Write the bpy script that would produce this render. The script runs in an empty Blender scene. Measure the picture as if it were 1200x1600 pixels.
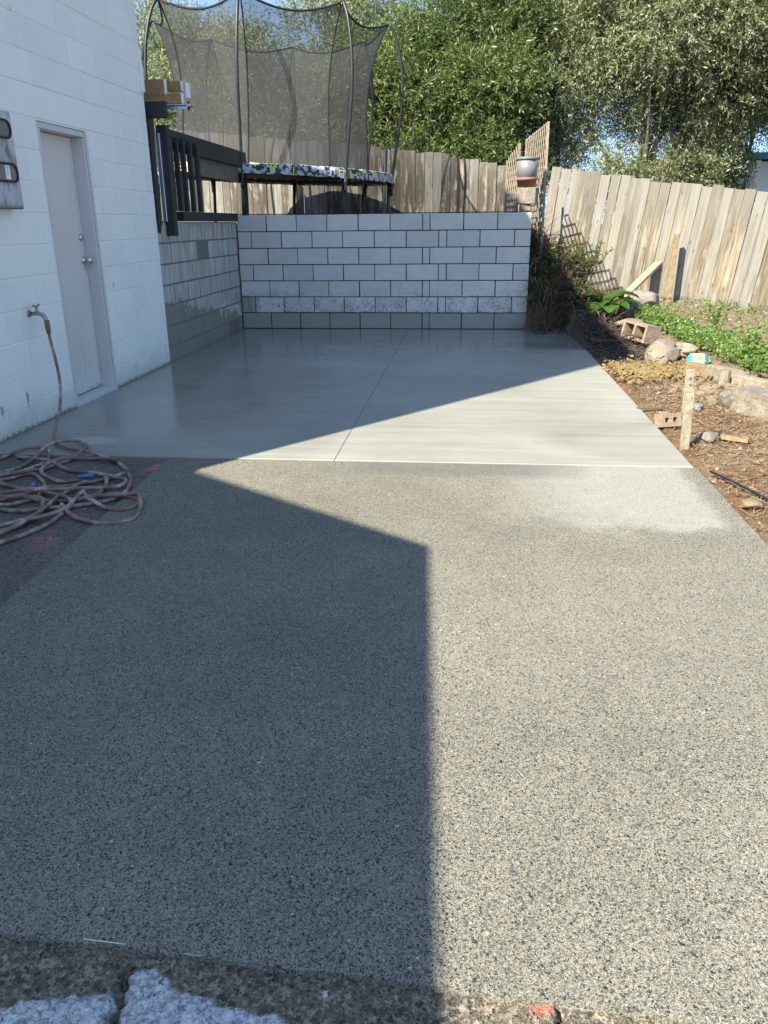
import bpy, bmesh, math, random
import numpy as np
from mathutils import Vector, Matrix, noise as mnoise
random.seed(7); rng = np.random.default_rng(7)
S = bpy.context.scene
COL = S.collection
rad = math.radians

# ---------------------------------------------------------------- camera, sky, sun, exposure
cam = bpy.data.cameras.new('camera'); cam_o = bpy.data.objects.new('camera', cam); COL.objects.link(cam_o)
yaw, pitch, roll = -.1036, .3491, -.0097
fw = Vector((math.sin(yaw)*math.cos(pitch), math.cos(yaw)*math.cos(pitch), -math.sin(pitch)))
rt = Vector((math.cos(yaw), -math.sin(yaw), 0)); up = rt.cross(fw)
r2 = rt*math.cos(roll)+up*math.sin(roll); u2 = -rt*math.sin(roll)+up*math.cos(roll)
mw = Matrix((r2, u2, -fw)).transposed().to_4x4(); mw.translation = Vector((2.9214, -10.4459, 1.293))
cam_o.matrix_world = mw
cam.sensor_fit = 'HORIZONTAL'; cam.sensor_width = 36; cam.lens = 1241.87/1200*36
cam.clip_start = .05; cam.clip_end = 2000
S.camera = cam_o

SUN_AZ, SUN_EL = rad(37.5), rad(40)          # direction the light travels: from behind the photographer's left
world = bpy.data.worlds.new("World"); S.world = world; world.use_nodes = True
wnt = world.node_tree
sky = wnt.nodes.new('ShaderNodeTexSky'); sky.sky_type = 'NISHITA'; sky.sun_disc = False
sky.sun_elevation = SUN_EL; sky.sun_rotation = math.pi+SUN_AZ
sky.altitude = 600; sky.air_density = 1.0; sky.dust_density = .35; sky.ozone_density = .8
bg = wnt.nodes['Background']; bg.inputs['Strength'].default_value = .138
# the whole sky dome is read a little higher up than it stands, so that the low sky is as deep a blue as the photograph's
tc = wnt.nodes.new('ShaderNodeTexCoord'); mp_ = wnt.nodes.new('ShaderNodeMapping'); mp_.inputs['Scale'].default_value = (.9, .9, .9); mp_.inputs['Location'].default_value = (0, 0, .20)
nm = wnt.nodes.new('ShaderNodeVectorMath'); nm.operation = 'NORMALIZE'
wnt.links.new(tc.outputs['Generated'], mp_.inputs[0]); wnt.links.new(mp_.outputs[0], nm.inputs[0]); wnt.links.new(nm.outputs[0], sky.inputs[0])
wb = wnt.nodes.new('ShaderNodeMix'); wb.data_type = 'RGBA'; wb.blend_type = 'MULTIPLY'; wb.inputs[0].default_value = 1; wb.inputs[7].default_value = (1, 1.0, .94, 1)
wnt.links.new(sky.outputs[0], wb.inputs[6]); wnt.links.new(wb.outputs[2], bg.inputs['Color'])
sun = bpy.data.lights.new('sun', 'SUN'); sun.energy = 5.0; sun.angle = rad(.53); sun.color = (1, .94, .77)
sun_o = bpy.data.objects.new('sun', sun); COL.objects.link(sun_o)
sd = Vector((math.sin(SUN_AZ)*math.cos(SUN_EL), math.cos(SUN_AZ)*math.cos(SUN_EL), -math.sin(SUN_EL)))
sun_o.rotation_euler = sd.to_track_quat('-Z', 'Y').to_euler()
S.view_settings.view_transform = 'Standard'; S.view_settings.look = 'None'
S.view_settings.exposure = 1.42; S.view_settings.gamma = 1; S.view_settings.use_curve_mapping = False
S.render.engine = 'CYCLES'
S.cycles.max_bounces = 7; S.cycles.transparent_max_bounces = 16; S.cycles.use_denoising = True

# ---------------------------------------------------------------- helpers
class G:
    """small node-graph writer"""
    def __init__(s, name):
        s.m = bpy.data.materials.new(name); s.m.use_nodes = True; s.nt = s.m.node_tree
        s.b = s.nt.nodes['Principled BSDF']; s.out = s.nt.nodes['Material Output']
        s._pos = s._obj = None
    def put(s, sock, v):
        if hasattr(v, 'is_linked'): s.nt.links.new(v, sock)
        elif isinstance(v, (tuple, list)):
            sock.default_value = (*v, 1) if len(v) == 3 and len(sock.default_value) == 4 else v
        else:
            try: sock.default_value = v
            except (TypeError, ValueError): sock.default_value = (v, v, v, 1)[:len(sock.default_value)]
    def n(s, t, ins={}, out=0, **a):
        nd = s.nt.nodes.new('ShaderNode'+t)
        for k, v in a.items(): setattr(nd, k, v)
        for k, v in ins.items(): s.put(nd.inputs[k], v)
        return nd.outputs[out]
    @property
    def pos(s):
        if s._pos is None: s._pos = s.n('NewGeometry', out='Position')
        return s._pos
    @property
    def obj(s):
        if s._obj is None: s._obj = s.n('TexCoord', out='Object')
        return s._obj
    @property
    def rnd(s): return s.n('ObjectInfo', out='Random')
    def vec(s, v, scale=(1, 1, 1), loc=(0, 0, 0)):
        return s.n('Mapping', {'Vector': v, 'Scale': scale, 'Location': loc})
    def off(s, v, r):                          # a different piece of texture for every copy
        return s.n('VectorMath', {0: v, 1: s.n('CombineXYZ', {0: s.mul(r, 37.), 1: s.mul(r, 91.), 2: s.mul(r, 53.)})}, operation='ADD')
    def noise(s, v, sc, det=4, rough=.55, dist=0):
        return s.n('TexNoise', {'Vector': v, 'Scale': sc, 'Detail': det, 'Roughness': rough, 'Distortion': dist})
    def vor(s, v, sc, feat='F1', out='Distance', rnd=1.):
        ins = {'Vector': v, 'Scale': sc, 'Randomness': rnd}
        return s.n('TexVoronoi', ins, out=out, feature=feat)
    def ramp(s, f, lo, hi, a=0., b=1.):
        return s.n('MapRange', {0: f, 1: lo, 2: hi, 3: a, 4: b}, interpolation_type='SMOOTHSTEP')
    def mix(s, f, a, b, mode='MIX'):
        nd = s.nt.nodes.new('ShaderNodeMix'); nd.data_type = 'RGBA'; nd.blend_type = mode
        s.put(nd.inputs[0], f); s.put(nd.inputs[6], a); s.put(nd.inputs[7], b)
        return nd.outputs[2]
    def mth(s, op, a, b=0.):
        return s.n('Math', {0: a, 1: b}, operation=op)
    def mul(s, a, b): return s.mth('MULTIPLY', a, b)
    def add(s, a, b): return s.mth('ADD', a, b)
    def sub(s, a, b): return s.mth('SUBTRACT', a, b)
    def xyz(s, v):
        nd = s.nt.nodes.new('ShaderNodeSeparateXYZ'); s.put(nd.inputs[0], v); return nd.outputs
    def spot(s, cx, cy, r0, r1, sx=1., sy=1., wob=0.):
        p = s.xyz(s.pos)
        dx = s.mul(s.sub(p[0], cx), sx); dy = s.mul(s.sub(p[1], cy), sy)
        d = s.mth('SQRT', s.add(s.mul(dx, dx), s.mul(dy, dy)))
        if wob: d = s.add(d, s.mul(s.sub(s.noise(s.pos, 5, 3), .5), wob))
        return s.ramp(d, r0, r1, 1., 0.)
    def bump(s, h, dist=.01, strength=1.):
        return s.n('Bump', {'Height': h, 'Distance': dist, 'Strength': strength})
    def fin(s, col=None, rough=None, nrm=None, **kw):
        if col is not None: s.put(s.b.inputs['Base Color'], col)
        if rough is not None: s.put(s.b.inputs['Roughness'], rough)
        if nrm is not None: s.put(s.b.inputs['Normal'], nrm)
        for k, v in kw.items(): s.put(s.b.inputs[k.replace('_', ' ')], v)
        return s.m

class MB:
    """collects shapes, builds ONE mesh object"""
    def __init__(s): s.v = []; s.f = []
    def add(s, vs, fs):
        o = len(s.v); s.v += [tuple(v) for v in vs]; s.f += [tuple(i+o for i in f) for f in fs]; return s
    def box(s, c, d, R=None):
        x, y, z = (k/2 for k in d); c = Vector(c)
        vs = [Vector((a*x, b*y, e*z)) for a in (-1, 1) for b in (-1, 1) for e in (-1, 1)]
        if R is not None: vs = [R @ v for v in vs]
        return s.add([v+c for v in vs], [(0, 1, 3, 2), (4, 6, 7, 5), (0, 4, 5, 1), (2, 3, 7, 6), (0, 2, 6, 4), (1, 5, 7, 3)])
    def mm(s, x0, x1, y0, y1, z0, z1):
        return s.box(((x0+x1)/2, (y0+y1)/2, (z0+z1)/2), (x1-x0, y1-y0, z1-z0))
    def beam(s, a, b, w, h, upv=(0, 0, 1)):
        a, b = Vector(a), Vector(b); d = (b-a); L = d.length; d.normalize()
        u = Vector(upv); sx = d.cross(u)
        if sx.length < 1e-4: sx = d.cross(Vector((0, 1, 0)))
        sx.normalize(); u = sx.cross(d)
        return s.box((a+b)/2, (w, L, h), Matrix((sx, d, u)).transposed())
    def tube(s, pts, r, n=8, cap=True):
        pts = [Vector(p) for p in pts]; rr = r if isinstance(r, (list, tuple)) else [r]*len(pts)
        T = []
        for i in range(len(pts)):
            t = pts[min(i+1, len(pts)-1)]-pts[max(i-1, 0)]; T.append(t.normalized() if t.length > 1e-9 else Vector((0, 0, 1)))
        u = T[0].orthogonal().normalized(); vs = []
        for i, p in enumerate(pts):
            u = (u-T[i]*u.dot(T[i])); u = u.normalized() if u.length > 1e-6 else T[i].orthogonal().normalized()
            w = T[i].cross(u)
            vs += [p+(u*math.cos(2*math.pi*k/n)+w*math.sin(2*math.pi*k/n))*rr[i] for k in range(n)]
        fs = [(i*n+k, i*n+(k+1) % n, (i+1)*n+(k+1) % n, (i+1)*n+k) for i in range(len(pts)-1) for k in range(n)]
        if cap: fs += [tuple(range(n))[::-1], tuple((len(pts)-1)*n+k for k in range(n))]
        return s.add(vs, fs)
    def lathe(s, prof, c=(0, 0, 0), n=24, R=None):
        vs = []; c = Vector(c)
        for r, z in prof:
            for k in range(n):
                v = Vector((r*math.cos(2*math.pi*k/n), r*math.sin(2*math.pi*k/n), z))
                vs.append((R @ v if R is not None else v)+c)
        m = len(prof)
        fs = [(i*n+k, i*n+(k+1) % n, (i+1)*n+(k+1) % n, (i+1)*n+k) for i in range(m-1) for k in range(n)]
        fs += [tuple(range(n))[::-1], tuple((m-1)*n+k for k in range(n))]
        return s.add(vs, fs)
    def quad(s, a, b, c, d): return s.add([a, b, c, d], [(0, 1, 2, 3)])
    def mesh(s, name, bevel=0, seg=1):
        me = bpy.data.meshes.new(name); me.from_pydata(s.v, [], s.f); me.update()
        bm = bmesh.new(); bm.from_mesh(me); bmesh.ops.recalc_face_normals(bm, faces=bm.faces)
        if bevel: bmesh.ops.bevel(bm, geom=bm.edges[:], offset=bevel, segments=seg, affect='EDGES', clamp_overlap=True)
        bm.to_mesh(me); bm.free(); return me
    def build(s, name, mat, parent=None, bevel=0, smooth=False, seg=1, loc=None):
        return link(name, s.mesh(name, bevel, seg), mat, parent, smooth, loc)

def link(name, me, mat=None, parent=None, smooth=False, loc=None):
    o = bpy.data.objects.new(name, me); COL.objects.link(o)
    if mat is not None and me is not None and not me.materials: me.materials.append(mat)
    if smooth: me.polygons.foreach_set('use_smooth', [True]*len(me.polygons)); me.update()
    if parent is not None: o.parent = parent
    if loc is not None: o.location = loc
    return o
def tag(o, label, cat, group=None, kind=None):
    o['label'] = label; o['category'] = cat
    if group: o['group'] = group
    if kind: o['kind'] = kind
    return o
def thing(name, label, cat, loc=(0, 0, 0), group=None):
    o = bpy.data.objects.new(name, None); COL.objects.link(o); o.location = loc
    return tag(o, label, cat, group)
def struct(o, kind='structure'): o['kind'] = kind; return o
def fast_mesh(name, verts, faces_n, smooth=False, nv=4):
    """verts: (N*nv,3), one polygon of nv corners each"""
    me = bpy.data.meshes.new(name); V = len(verts); F = V//nv
    me.vertices.add(V); me.vertices.foreach_set('co', verts.astype(np.float32).ravel())
    me.loops.add(V); me.loops.foreach_set('vertex_index', np.arange(V, dtype=np.int32))
    me.polygons.add(F); me.polygons.foreach_set('loop_start', np.arange(0, V, nv, dtype=np.int32))
    me.update(calc_edges=True); me.validate(); return me
def smooth_path(pts, sub=5):
    P = [Vector(p) for p in pts]; out = []
    for i in range(len(P)-1):
        p0, p1, p2, p3 = P[max(i-1, 0)], P[i], P[i+1], P[min(i+2, len(P)-1)]
        for k in range(sub):
            t = k/sub
            out.append(.5*((2*p1)+(p2-p0)*t+(2*p0-5*p1+4*p2-p3)*t*t+(3*p1-p0-3*p2+p3)*t**3))
    return out+[P[-1]]
def lin(x, xs, ys):
    if x <= xs[0]: return ys[0]
    for i in range(1, len(xs)):
        if x <= xs[i]: return ys[i-1]+(x-xs[i-1])/(xs[i]-xs[i-1])*(ys[i]-ys[i-1])
    return ys[-1]
def sst(a, b, x):
    t = max(0, min(1, (x-a)/(b-a))); return t*t*(3-2*t)
def fence_y(x): return 3.75-.3143*(x-2.2)
def zfence(x): return lin(x, [-6, -2, 1.35, 3.6, 4.17, 5.5, 7, 9, 14], [1.5, 1.35, 1.2, .75, .46, .17, 0, -.08, -.15])
def terrain(x, y):
    fy = fence_y(x)
    if -.1 < x < 4.2 and y < 0: return -.16
    if x < 3.695 and y < .21: return -.16
    if x <= -.1 and y < 0: return -.16
    if y < -9.3: return -.16
    yard = -.03+.06*sst(4.9, 5.3, x)+(zfence(max(x, 4.3))-.03)*sst(-3, fy, y)
    if y >= fy: z = zfence(x)
    else:
        ter = 1.27+(zfence(x)-1.27)*sst(.6, fy, y)
        w = sst(4.75, 3.6, x)*sst(-1.0, 1.3, y)
        z = yard+(ter-yard)*w*(1 if x > 4.2 else sst(-.04, .26, y)+.10) if x > 3.6 else (ter if y > .05 else -.16)
    if x > 4.25 and y < fy:
        z += .025*mnoise.noise((x*2.2, y*2.2, 1))+.012*mnoise.noise((x*9, y*9, 2))+.006*mnoise.noise((x*25, y*25, 3))
    return z

# ---------------------------------------------------------------- materials
def m_plain(name, col, rough=.6, var=.15, sc=8, metallic=0., bump=.002, spec=.5):
    g = G(name); r = g.rnd; v = g.off(g.obj, r)
    n = g.noise(v, sc, 5, .6); f = g.add(g.mul(n, var*2), 1-var)
    f = g.mul(f, g.add(1-var*.5, g.mul(r, var)))
    c = g.mix(1., col, g.n('CombineXYZ', {0: f, 1: f, 2: f}), 'MULTIPLY')
    return g.fin(c, g.add(rough-.08, g.mul(n, .16)), g.bump(g.noise(v, sc*6, 3), bump, .6), Metallic=metallic, **{'Specular IOR Level': spec})

def m_slab():
    g = G('wet_trowelled_concrete'); p = g.pos; xy = g.xyz(p)
    streak = g.noise(g.vec(p, (.5, 7, 1)), 1.6, 6, .62, .4)
    fine = g.noise(g.vec(p, (2.5, 60, 1)), 1.5, 4, .6)
    cloud = g.noise(p, .9, 5, .55, .6)
    val = g.add(g.add(.375, g.mul(g.sub(streak, .5), .22)), g.add(g.mul(g.sub(cloud, .5), .30), g.mul(g.sub(fine, .5), .09)))
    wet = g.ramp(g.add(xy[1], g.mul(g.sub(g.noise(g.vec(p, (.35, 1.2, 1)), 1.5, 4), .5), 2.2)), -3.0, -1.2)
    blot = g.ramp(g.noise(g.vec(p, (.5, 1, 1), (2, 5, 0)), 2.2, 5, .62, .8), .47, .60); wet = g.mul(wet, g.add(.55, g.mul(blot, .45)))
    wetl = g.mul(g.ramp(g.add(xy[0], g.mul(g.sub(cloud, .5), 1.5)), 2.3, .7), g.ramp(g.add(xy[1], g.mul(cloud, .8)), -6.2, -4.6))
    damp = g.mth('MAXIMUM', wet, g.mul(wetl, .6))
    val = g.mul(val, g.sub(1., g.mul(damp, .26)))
    spots = g.ramp(g.noise(p, 14, 2, .5), .70, .76)
    val = g.mul(val, g.sub(1., g.mul(spots, .12)))
    c = g.mix(1., (.725, .71, .63), g.n('CombineXYZ', {0: val, 1: val, 2: val}), 'MULTIPLY')
    patch = g.mul(g.spot(.55, -5.72, .09, .10, .55, 1.), .5)
    c = g.mix(patch, c, (.40, .41, .42))
    rough = g.add(.52, g.mul(g.sub(streak, .5), .25)); rough = g.mix(g.ramp(damp, .1, .7), rough, g.add(.05, g.mul(fine, .10)))
    return g.fin(c, rough, g.bump(g.add(g.mul(fine, .6), g.mul(streak, .8)), .0025, .4))

def agg(g, p, dark, light, matrix, sc=115):
    """exposed stone chips of two sizes in a cement matrix: colour, height, stone mask"""
    def layer(base, sc, warp, wf, keep, seed):
        q = g.vec(base, (1, 1, 1), (seed, seed*1.7, 0))
        wv = g.n('VectorMath', {0: g.n('TexNoise', {'Vector': q, 'Scale': wf, 'Detail': 2.}, out='Color'), 1: (.5, .5, .5)}, operation='SUBTRACT')
        w = g.n('VectorMath', {0: q, 1: g.n('VectorMath', {0: wv, 'Scale': warp}, operation='SCALE')}, operation='ADD')
        d = g.vor(w, sc); cell = g.xyz(g.vor(w, sc, out='Color'))
        size = g.add(.25, g.mul(cell[1], .40))
        st = g.mul(g.ramp(d, size, g.add(size, .10), 1., 0.), g.ramp(cell[2], 1-keep, 1-keep+.03))
        return st, cell[0]
    s1, t1 = layer(p, sc*1.05, .014, 150., .46, 0.); s2, t2 = layer(p, sc*2.0, .009, 260., .74, 3.)
    fine = g.noise(p, 330, 3, .75); grit = g.noise(p, 150, 3, .7)
    mc = g.mix(g.ramp(fine, .30, .66), g.mix(.5, matrix, dark), matrix)
    mc = g.mix(g.mul(g.ramp(grit, .5, .68), .45), mc, light)
    c = g.mix(g.mul(s2, .9), mc, g.mix(g.mth('POWER', t2, 1.4), dark, light))
    tone = g.mix(g.mth('POWER', t1, 1.8), dark, light); tone = g.mix(g.ramp(t1, .988, .994), tone, (.60, .59, .55))
    c = g.mix(s1, c, tone); st = g.mth('MAXIMUM', s1, g.mul(s2, .8))
    return c, g.add(g.mul(st, .5), g.mul(fine, .6)), st

def m_drive():
    g = G('exposed_aggregate_concrete'); p = g.pos; xy = g.xyz(p)
    c, h, st = agg(g, p, (.028, .030, .034), (.195, .19, .172), (.405, .378, .302), 205)
    big = g.noise(p, 1.1, 5, .6, .5); mid = g.noise(p, 5, 4, .6)
    f = g.add(.60, g.add(g.mul(big, .50), g.mul(mid, .30)))
    c = g.mix(1., c, g.n('CombineXYZ', {0: f, 1: f, 2: f}), 'MULTIPLY')
    # dry, paler stretch beside the garden; damp dark band along the smooth slab
    rag = g.add(g.mul(g.sub(mid, .5), .35), g.mul(g.sub(g.noise(p, 22, 4, .7), .5), .14))
    dry = g.mul(g.ramp(g.add(xy[0], g.add(g.mul(g.sub(big, .5), .6), rag)), 3.0, 3.75), g.ramp(g.add(xy[1], rag), -7.10, -6.96))
    dry = g.mul(dry, g.ramp(g.add(xy[0], g.mul(rag, .4)), 4.16, 4.06))
    c = g.mix(g.mul(dry, g.add(.22, g.mul(g.noise(p, 70, 3, .7), .30))), c, (.55, .54, .51))
    band = g.mul(g.ramp(g.add(xy[1], g.mul(g.sub(mid, .5), .22)), -6.36, -6.22), g.ramp(g.add(xy[0], g.mul(g.sub(big, .5), .6)), 3.75, 3.3))
    band = g.mul(band, g.ramp(xy[0], 1.9, 2.5))
    c = g.mix(g.mul(band, .45), c, (.11, .115, .12))
    return g.fin(c, g.add(.72, g.mul(st, -.1)), g.bump(h, .004, .85), **{'Specular IOR Level': .12})

def m_oldstrip():
    g = G('old_worn_aggregate'); p = g.pos
    c, h, st = agg(g, g.vec(p, (1, 1, 1), (3, 5, 0)), (.045, .042, .04), (.26, .22, .19), (.155, .145, .125), 95)
    f = g.add(.6, g.mul(g.noise(p, 3, 5, .65), .7)); c = g.mix(1., c, g.n('CombineXYZ', {0: f, 1: f, 2: f}), 'MULTIPLY')
    spk = g.ramp(g.noise(p, 45, 3, .7), .42, .52)
    red = g.mth('MAXIMUM', g.spot(1.165, -6.24, .02, .085, 2.2, .8, .1), g.mth('MAXIMUM', g.mul(g.spot(1.1, -7.37, .0, .09, 1., .7, .2), .4), g.mul(g.spot(1.02, -6.98, .0, .06, 1, 1, .2), .4)))
    c = g.mix(g.mul(red, spk), c, (.62, .17, .13))
    return g.fin(c, .75, g.bump(h, .005, .9))

def m_apron():
    g = G('pitted_old_concrete'); p = g.pos
    c, h, st = agg(g, g.vec(p, (1, 1, 1), (9, 2, 0)), (.055, .05, .045), (.25, .215, .165), (.42, .355, .255), 85)
    pit = g.ramp(g.noise(p, 55, 4, .7), .40, .56)
    c = g.mix(pit, g.mix(.6, c, (.06, .052, .042)), c)
    pm = g.n('Attribute', out='Fac', attribute_name='patch')
    web = g.ramp(g.noise(p, 75, 4, .65, .8), .36, .6)
    white = g.mix(web, (.27, .29, .33), (.74, .76, .80))
    c = g.mix(pm, c, white)
    red = g.mul(g.spot(3.085, -9.397, .006, .032, .9, 1.3, .03), g.ramp(g.noise(p, 70, 3), .36, .46))
    c = g.mix(red, c, (.72, .21, .15))
    return g.fin(c, .8, g.bump(g.add(h, g.mul(pit, .8)), .006, .9))

def m_white():
    g = G('white_painted_block'); p = g.pos; xy = g.xyz(p)
    lo = g.noise(p, 1.3, 5, .6); r = g.rnd
    f = g.add(.94, g.mul(g.sub(lo, .5), .15)); f = g.add(f, g.mul(g.sub(r, .5), .05))
    c = g.mix(1., (.90, .895, .85), g.n('CombineXYZ', {0: f, 1: f, 2: f}), 'MULTIPLY')
    run = g.noise(g.vec(p, (1, 9, .8)), 2.2, 5, .65)
    c = g.mix(g.mul(g.ramp(run, .58, .74), .16), c, (.42, .43, .40))
    low = g.ramp(g.add(xy[2], g.mul(g.sub(g.noise(p, 7, 4), .5), .30)), .26, .0)
    c = g.mix(g.mul(low, .55), c, (.42, .42, .30))
    foot = g.ramp(g.add(xy[2], g.mul(g.sub(g.noise(p, 22, 4), .5), .09)), .035, .0)
    c = g.mix(g.mul(foot, .8), c, (.10, .095, .07))
    chip = g.mul(g.ramp(g.noise(p, 9, 3, .5), .73, .75), g.ramp(xy[2], 1.1, .2))
    c = g.mix(chip, c, (.23, .19, .15))
    wob = g.mul(g.sub(g.noise(p, 30, 3), .5), .03)
    for cy, cz, sz_, ln in ((-5.43, .235, .022, .12), (-5.43, .25, .014, .0), (-3.87, .84, .014, .05), (-3.86, .72, .008, .0), (-5.75, .21, .02, .06), (-3.2, 1.75, .008, .05), (-4.9, 2.6, .007, .03)):
        dy = g.mth('ABSOLUTE', g.add(g.sub(xy[1], cy), wob)); dz = g.sub(cz, xy[2])
        m = g.mul(g.ramp(dy, sz_, sz_*.3), g.mul(g.ramp(dz, -sz_, 0.), g.ramp(dz, sz_+ln, sz_)))
        c = g.mix(g.mul(m, .75), c, (.16, .105, .07))
    bmp = g.add(g.mul(g.noise(p, 90, 4, .65), .6), g.mul(g.noise(p, 260, 2), .4))
    return g.fin(c, .48, g.bump(bmp, .005, .8))

def m_newblock():
    g = G('new_grey_block'); p = g.pos; xy = g.xyz(p); r = g.rnd; v = g.off(g.obj, r)
    n = g.noise(v, 5, 5, .65); fine = g.noise(p, 170, 3, .7)
    f = g.add(.70, g.add(g.mul(n, .40), g.add(g.mul(fine, .16), g.mul(g.sub(r, .5), .20))))
    c = g.mix(1., (.55, .53, .495), g.n('CombineXYZ', {0: f, 1: f, 2: f}), 'MULTIPLY')
    # splash line: damp first course, blotchy second and third
    nz = g.noise(p, 16, 4, .6); edge = g.add(xy[2], g.mul(g.sub(nz, .5), .10))
    speck = g.ramp(g.add(g.noise(p, 30, 5, .7), g.mul(g.sub(g.noise(p, 6, 3), .5), .5)), .48, .62)
    wet2 = g.mul(g.mul(g.ramp(edge, .66, .22), g.ramp(edge, .18, .24)), speck)
    c = g.mix(g.mul(wet2, .7), c, (.17, .155, .13))
    left = g.ramp(g.add(xy[0], g.mul(nz, .3)), .45, .25); lowleft = g.mul(left, g.ramp(edge, .44, .38))
    wet = g.mth('MAXIMUM', g.ramp(edge, .225, .20), lowleft)
    c = g.mix(g.mul(wet, .72), c, (.16, .15, .125))
    drip = g.mul(g.ramp(g.noise(g.vec(p, (11, 1, .7)), 2, 4), .64, .72), .20)
    c = g.mix(drip, c, (.2, .2, .195))
    return g.fin(c, g.mix(wet, .88, .55), g.bump(fine, .002, .6))

def m_oldblock():
    g = G('old_stained_block'); p = g.pos; xy = g.xyz(p); r = g.rnd
    n = g.noise(p, 4, 5, .65); fine = g.noise(p, 110, 4, .7)
    f = g.add(.72, g.add(g.mul(n, .4), g.mul(fine, .2)))
    c = g.mix(1., (.36, .335, .295), g.n('CombineXYZ', {0: f, 1: f, 2: f}), 'MULTIPLY')
    wash = g.noise(g.vec(p, (1, 7, .9)), 1.8, 5, .7)
    bloom = g.mul(g.ramp(wash, .42, .66), g.ramp(xy[2], .3, .7))
    c = g.mix(g.mul(bloom, .58), c, (.62, .61, .57))
    dark = g.mul(g.ramp(g.noise(g.vec(p, (1, 12, .6), (0, 3, 7)), 2, 4), .56, .66), g.ramp(xy[2], .7, 1.2))
    c = g.mix(g.mul(dark, .7), c, (.09, .08, .065))
    # dried tide of damp: high towards the house, lower towards the new wall
    lvl = g.add(g.mul(g.sub(xy[1], -1.5), -.16), g.add(.42, g.mul(g.sub(g.noise(p, 6, 4, .6), .5), .50)))
    wet = g.ramp(g.sub(lvl, xy[2]), -.015, .015)
    c = g.mix(g.mul(wet, .72), c, (.17, .15, .112))
    rim = g.mul(g.ramp(g.mth('ABSOLUTE', g.sub(g.add(lvl, .06), xy[2])), .10, .0), g.ramp(g.noise(p, 30, 4, .7), .47, .53))
    rim = g.mul(rim, g.ramp(xy[1], -1.3, -.8))
    c = g.mix(g.mul(rim, .7), c, (.70, .69, .66))
    return g.fin(c, .9, g.bump(g.add(fine, n), .004, .7))

def m_fence(name, base, dark, pale, streak):
    g = G(name); r = g.rnd; v = g.off(g.obj, r); xy = g.xyz(g.obj)
    grain = g.noise(g.vec(v, (38, 38, 1.6)), 1., 6, .6, .5)
    fine = g.noise(g.vec(v, (160, 160, 5)), 1., 3, .6)
    c = g.mix(g.ramp(grain, .3, .72), dark, base)
    f = g.add(.72, g.add(g.mul(r, .42), g.mul(fine, .18)))
    c = g.mix(1., c, g.n('CombineXYZ', {0: f, 1: f, 2: f}), 'MULTIPLY')
    li = g.noise(g.vec(v, (9, 9, 2.)), 1., 5, .7)
    c = g.mix(g.mul(g.ramp(li, .5, .62), streak), c, pale)
    grime = g.mul(g.ramp(g.noise(g.vec(v, (16, 16, 1.2), (4, 4, 4)), 1., 5, .65), .46, .66), .72)
    c = g.mix(grime, c, g.mix(.5, dark, (.05, .045, .035)))
    top = g.mul(g.ramp(g.add(xy[2], g.mul(g.noise(v, 5, 4, .7), .9)), 1.35, 2.0), .65)
    c = g.mix(top, c, (.17, .155, .135))
    moss = g.mul(g.ramp(g.noise(g.vec(v, (30, 30, 2.2), (8, 1, 4)), 1., 4), .69, .73), .55)
    c = g.mix(moss, c, (.40, .32, .08))
    grey = g.mul(g.ramp(g.mth('FRACT', g.mul(r, 7.31)), .35, .95), .6); c = g.mix(grey, c, g.mix(grain, (.13, .122, .11), (.36, .345, .315)))
    rot = g.ramp(g.add(xy[2], g.mul(g.sub(g.noise(v, 20, 4, .7), .5), .25)), .16, .0); c = g.mix(g.mul(rot, .6), c, (.07, .055, .04))
    knot = g.ramp(g.vor(g.vec(v, (9, 9, 3)), 1.), .05, .14, .7, 0.)
    c = g.mix(knot, c, (.07, .05, .035))
    return g.fin(c, .85, g.bump(g.add(grain, g.mul(fine, .5)), .006, .7))

def m_wood(name, base, dark, rough=.75):
    g = G(name); r = g.rnd; v = g.off(g.obj, r)
    grain = g.noise(g.vec(v, (3, 3, 3)), 8., 6, .65, 1.2)
    f = g.add(.8, g.mul(r, .35)); c = g.mix(g.ramp(grain, .3, .7), dark, base)
    c = g.mix(1., c, g.n('CombineXYZ', {0: f, 1: f, 2: f}), 'MULTIPLY')
    return g.fin(c, rough, g.bump(grain, .004, .6))

def m_leaf(name, a, b, under, trans=.36, rough=.42, sc=.9):
    g = G(name); p = g.pos
    isl = g.n('NewGeometry', out='Random Per Island')
    cl = g.noise(p, sc, 3, .6)
    c = g.mix(g.add(g.mul(isl, .6), g.mul(g.sub(cl, .5), 1.2)), a, b)
    bf = g.n('NewGeometry', out='Backfacing')
    c = g.mix(g.mul(bf, .7), c, under)
    g.put(g.b.inputs['Base Color'], c); g.b.inputs['Roughness'].default_value = rough
    t = g.n('BsdfTranslucent', {'Color': g.mix(.5, c, (.20, .30, .03))})
    ms = g.n('MixShader', {0: trans, 1: g.b.outputs[0], 2: t})
    g.nt.links.new(ms, g.out.inputs[0]); return g.m

def m_net():
    g = G('black_mesh_net')
    p = g.pos
    w = g.noise(g.vec(p, (1, 1, .2)), 3, 3)
    g.put(g.b.inputs['Base Color'], (.05, .05, .053)); g.b.inputs['Roughness'].default_value = .8
    t = g.n('BsdfTransparent', {'Color': (1, 1, 1, 1)})
    ms = g.n('MixShader', {0: g.add(.48, g.mul(w, .14)), 1: t, 2: g.b.outputs[0]})
    g.nt.links.new(ms, g.out.inputs[0]); return g.m

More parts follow.
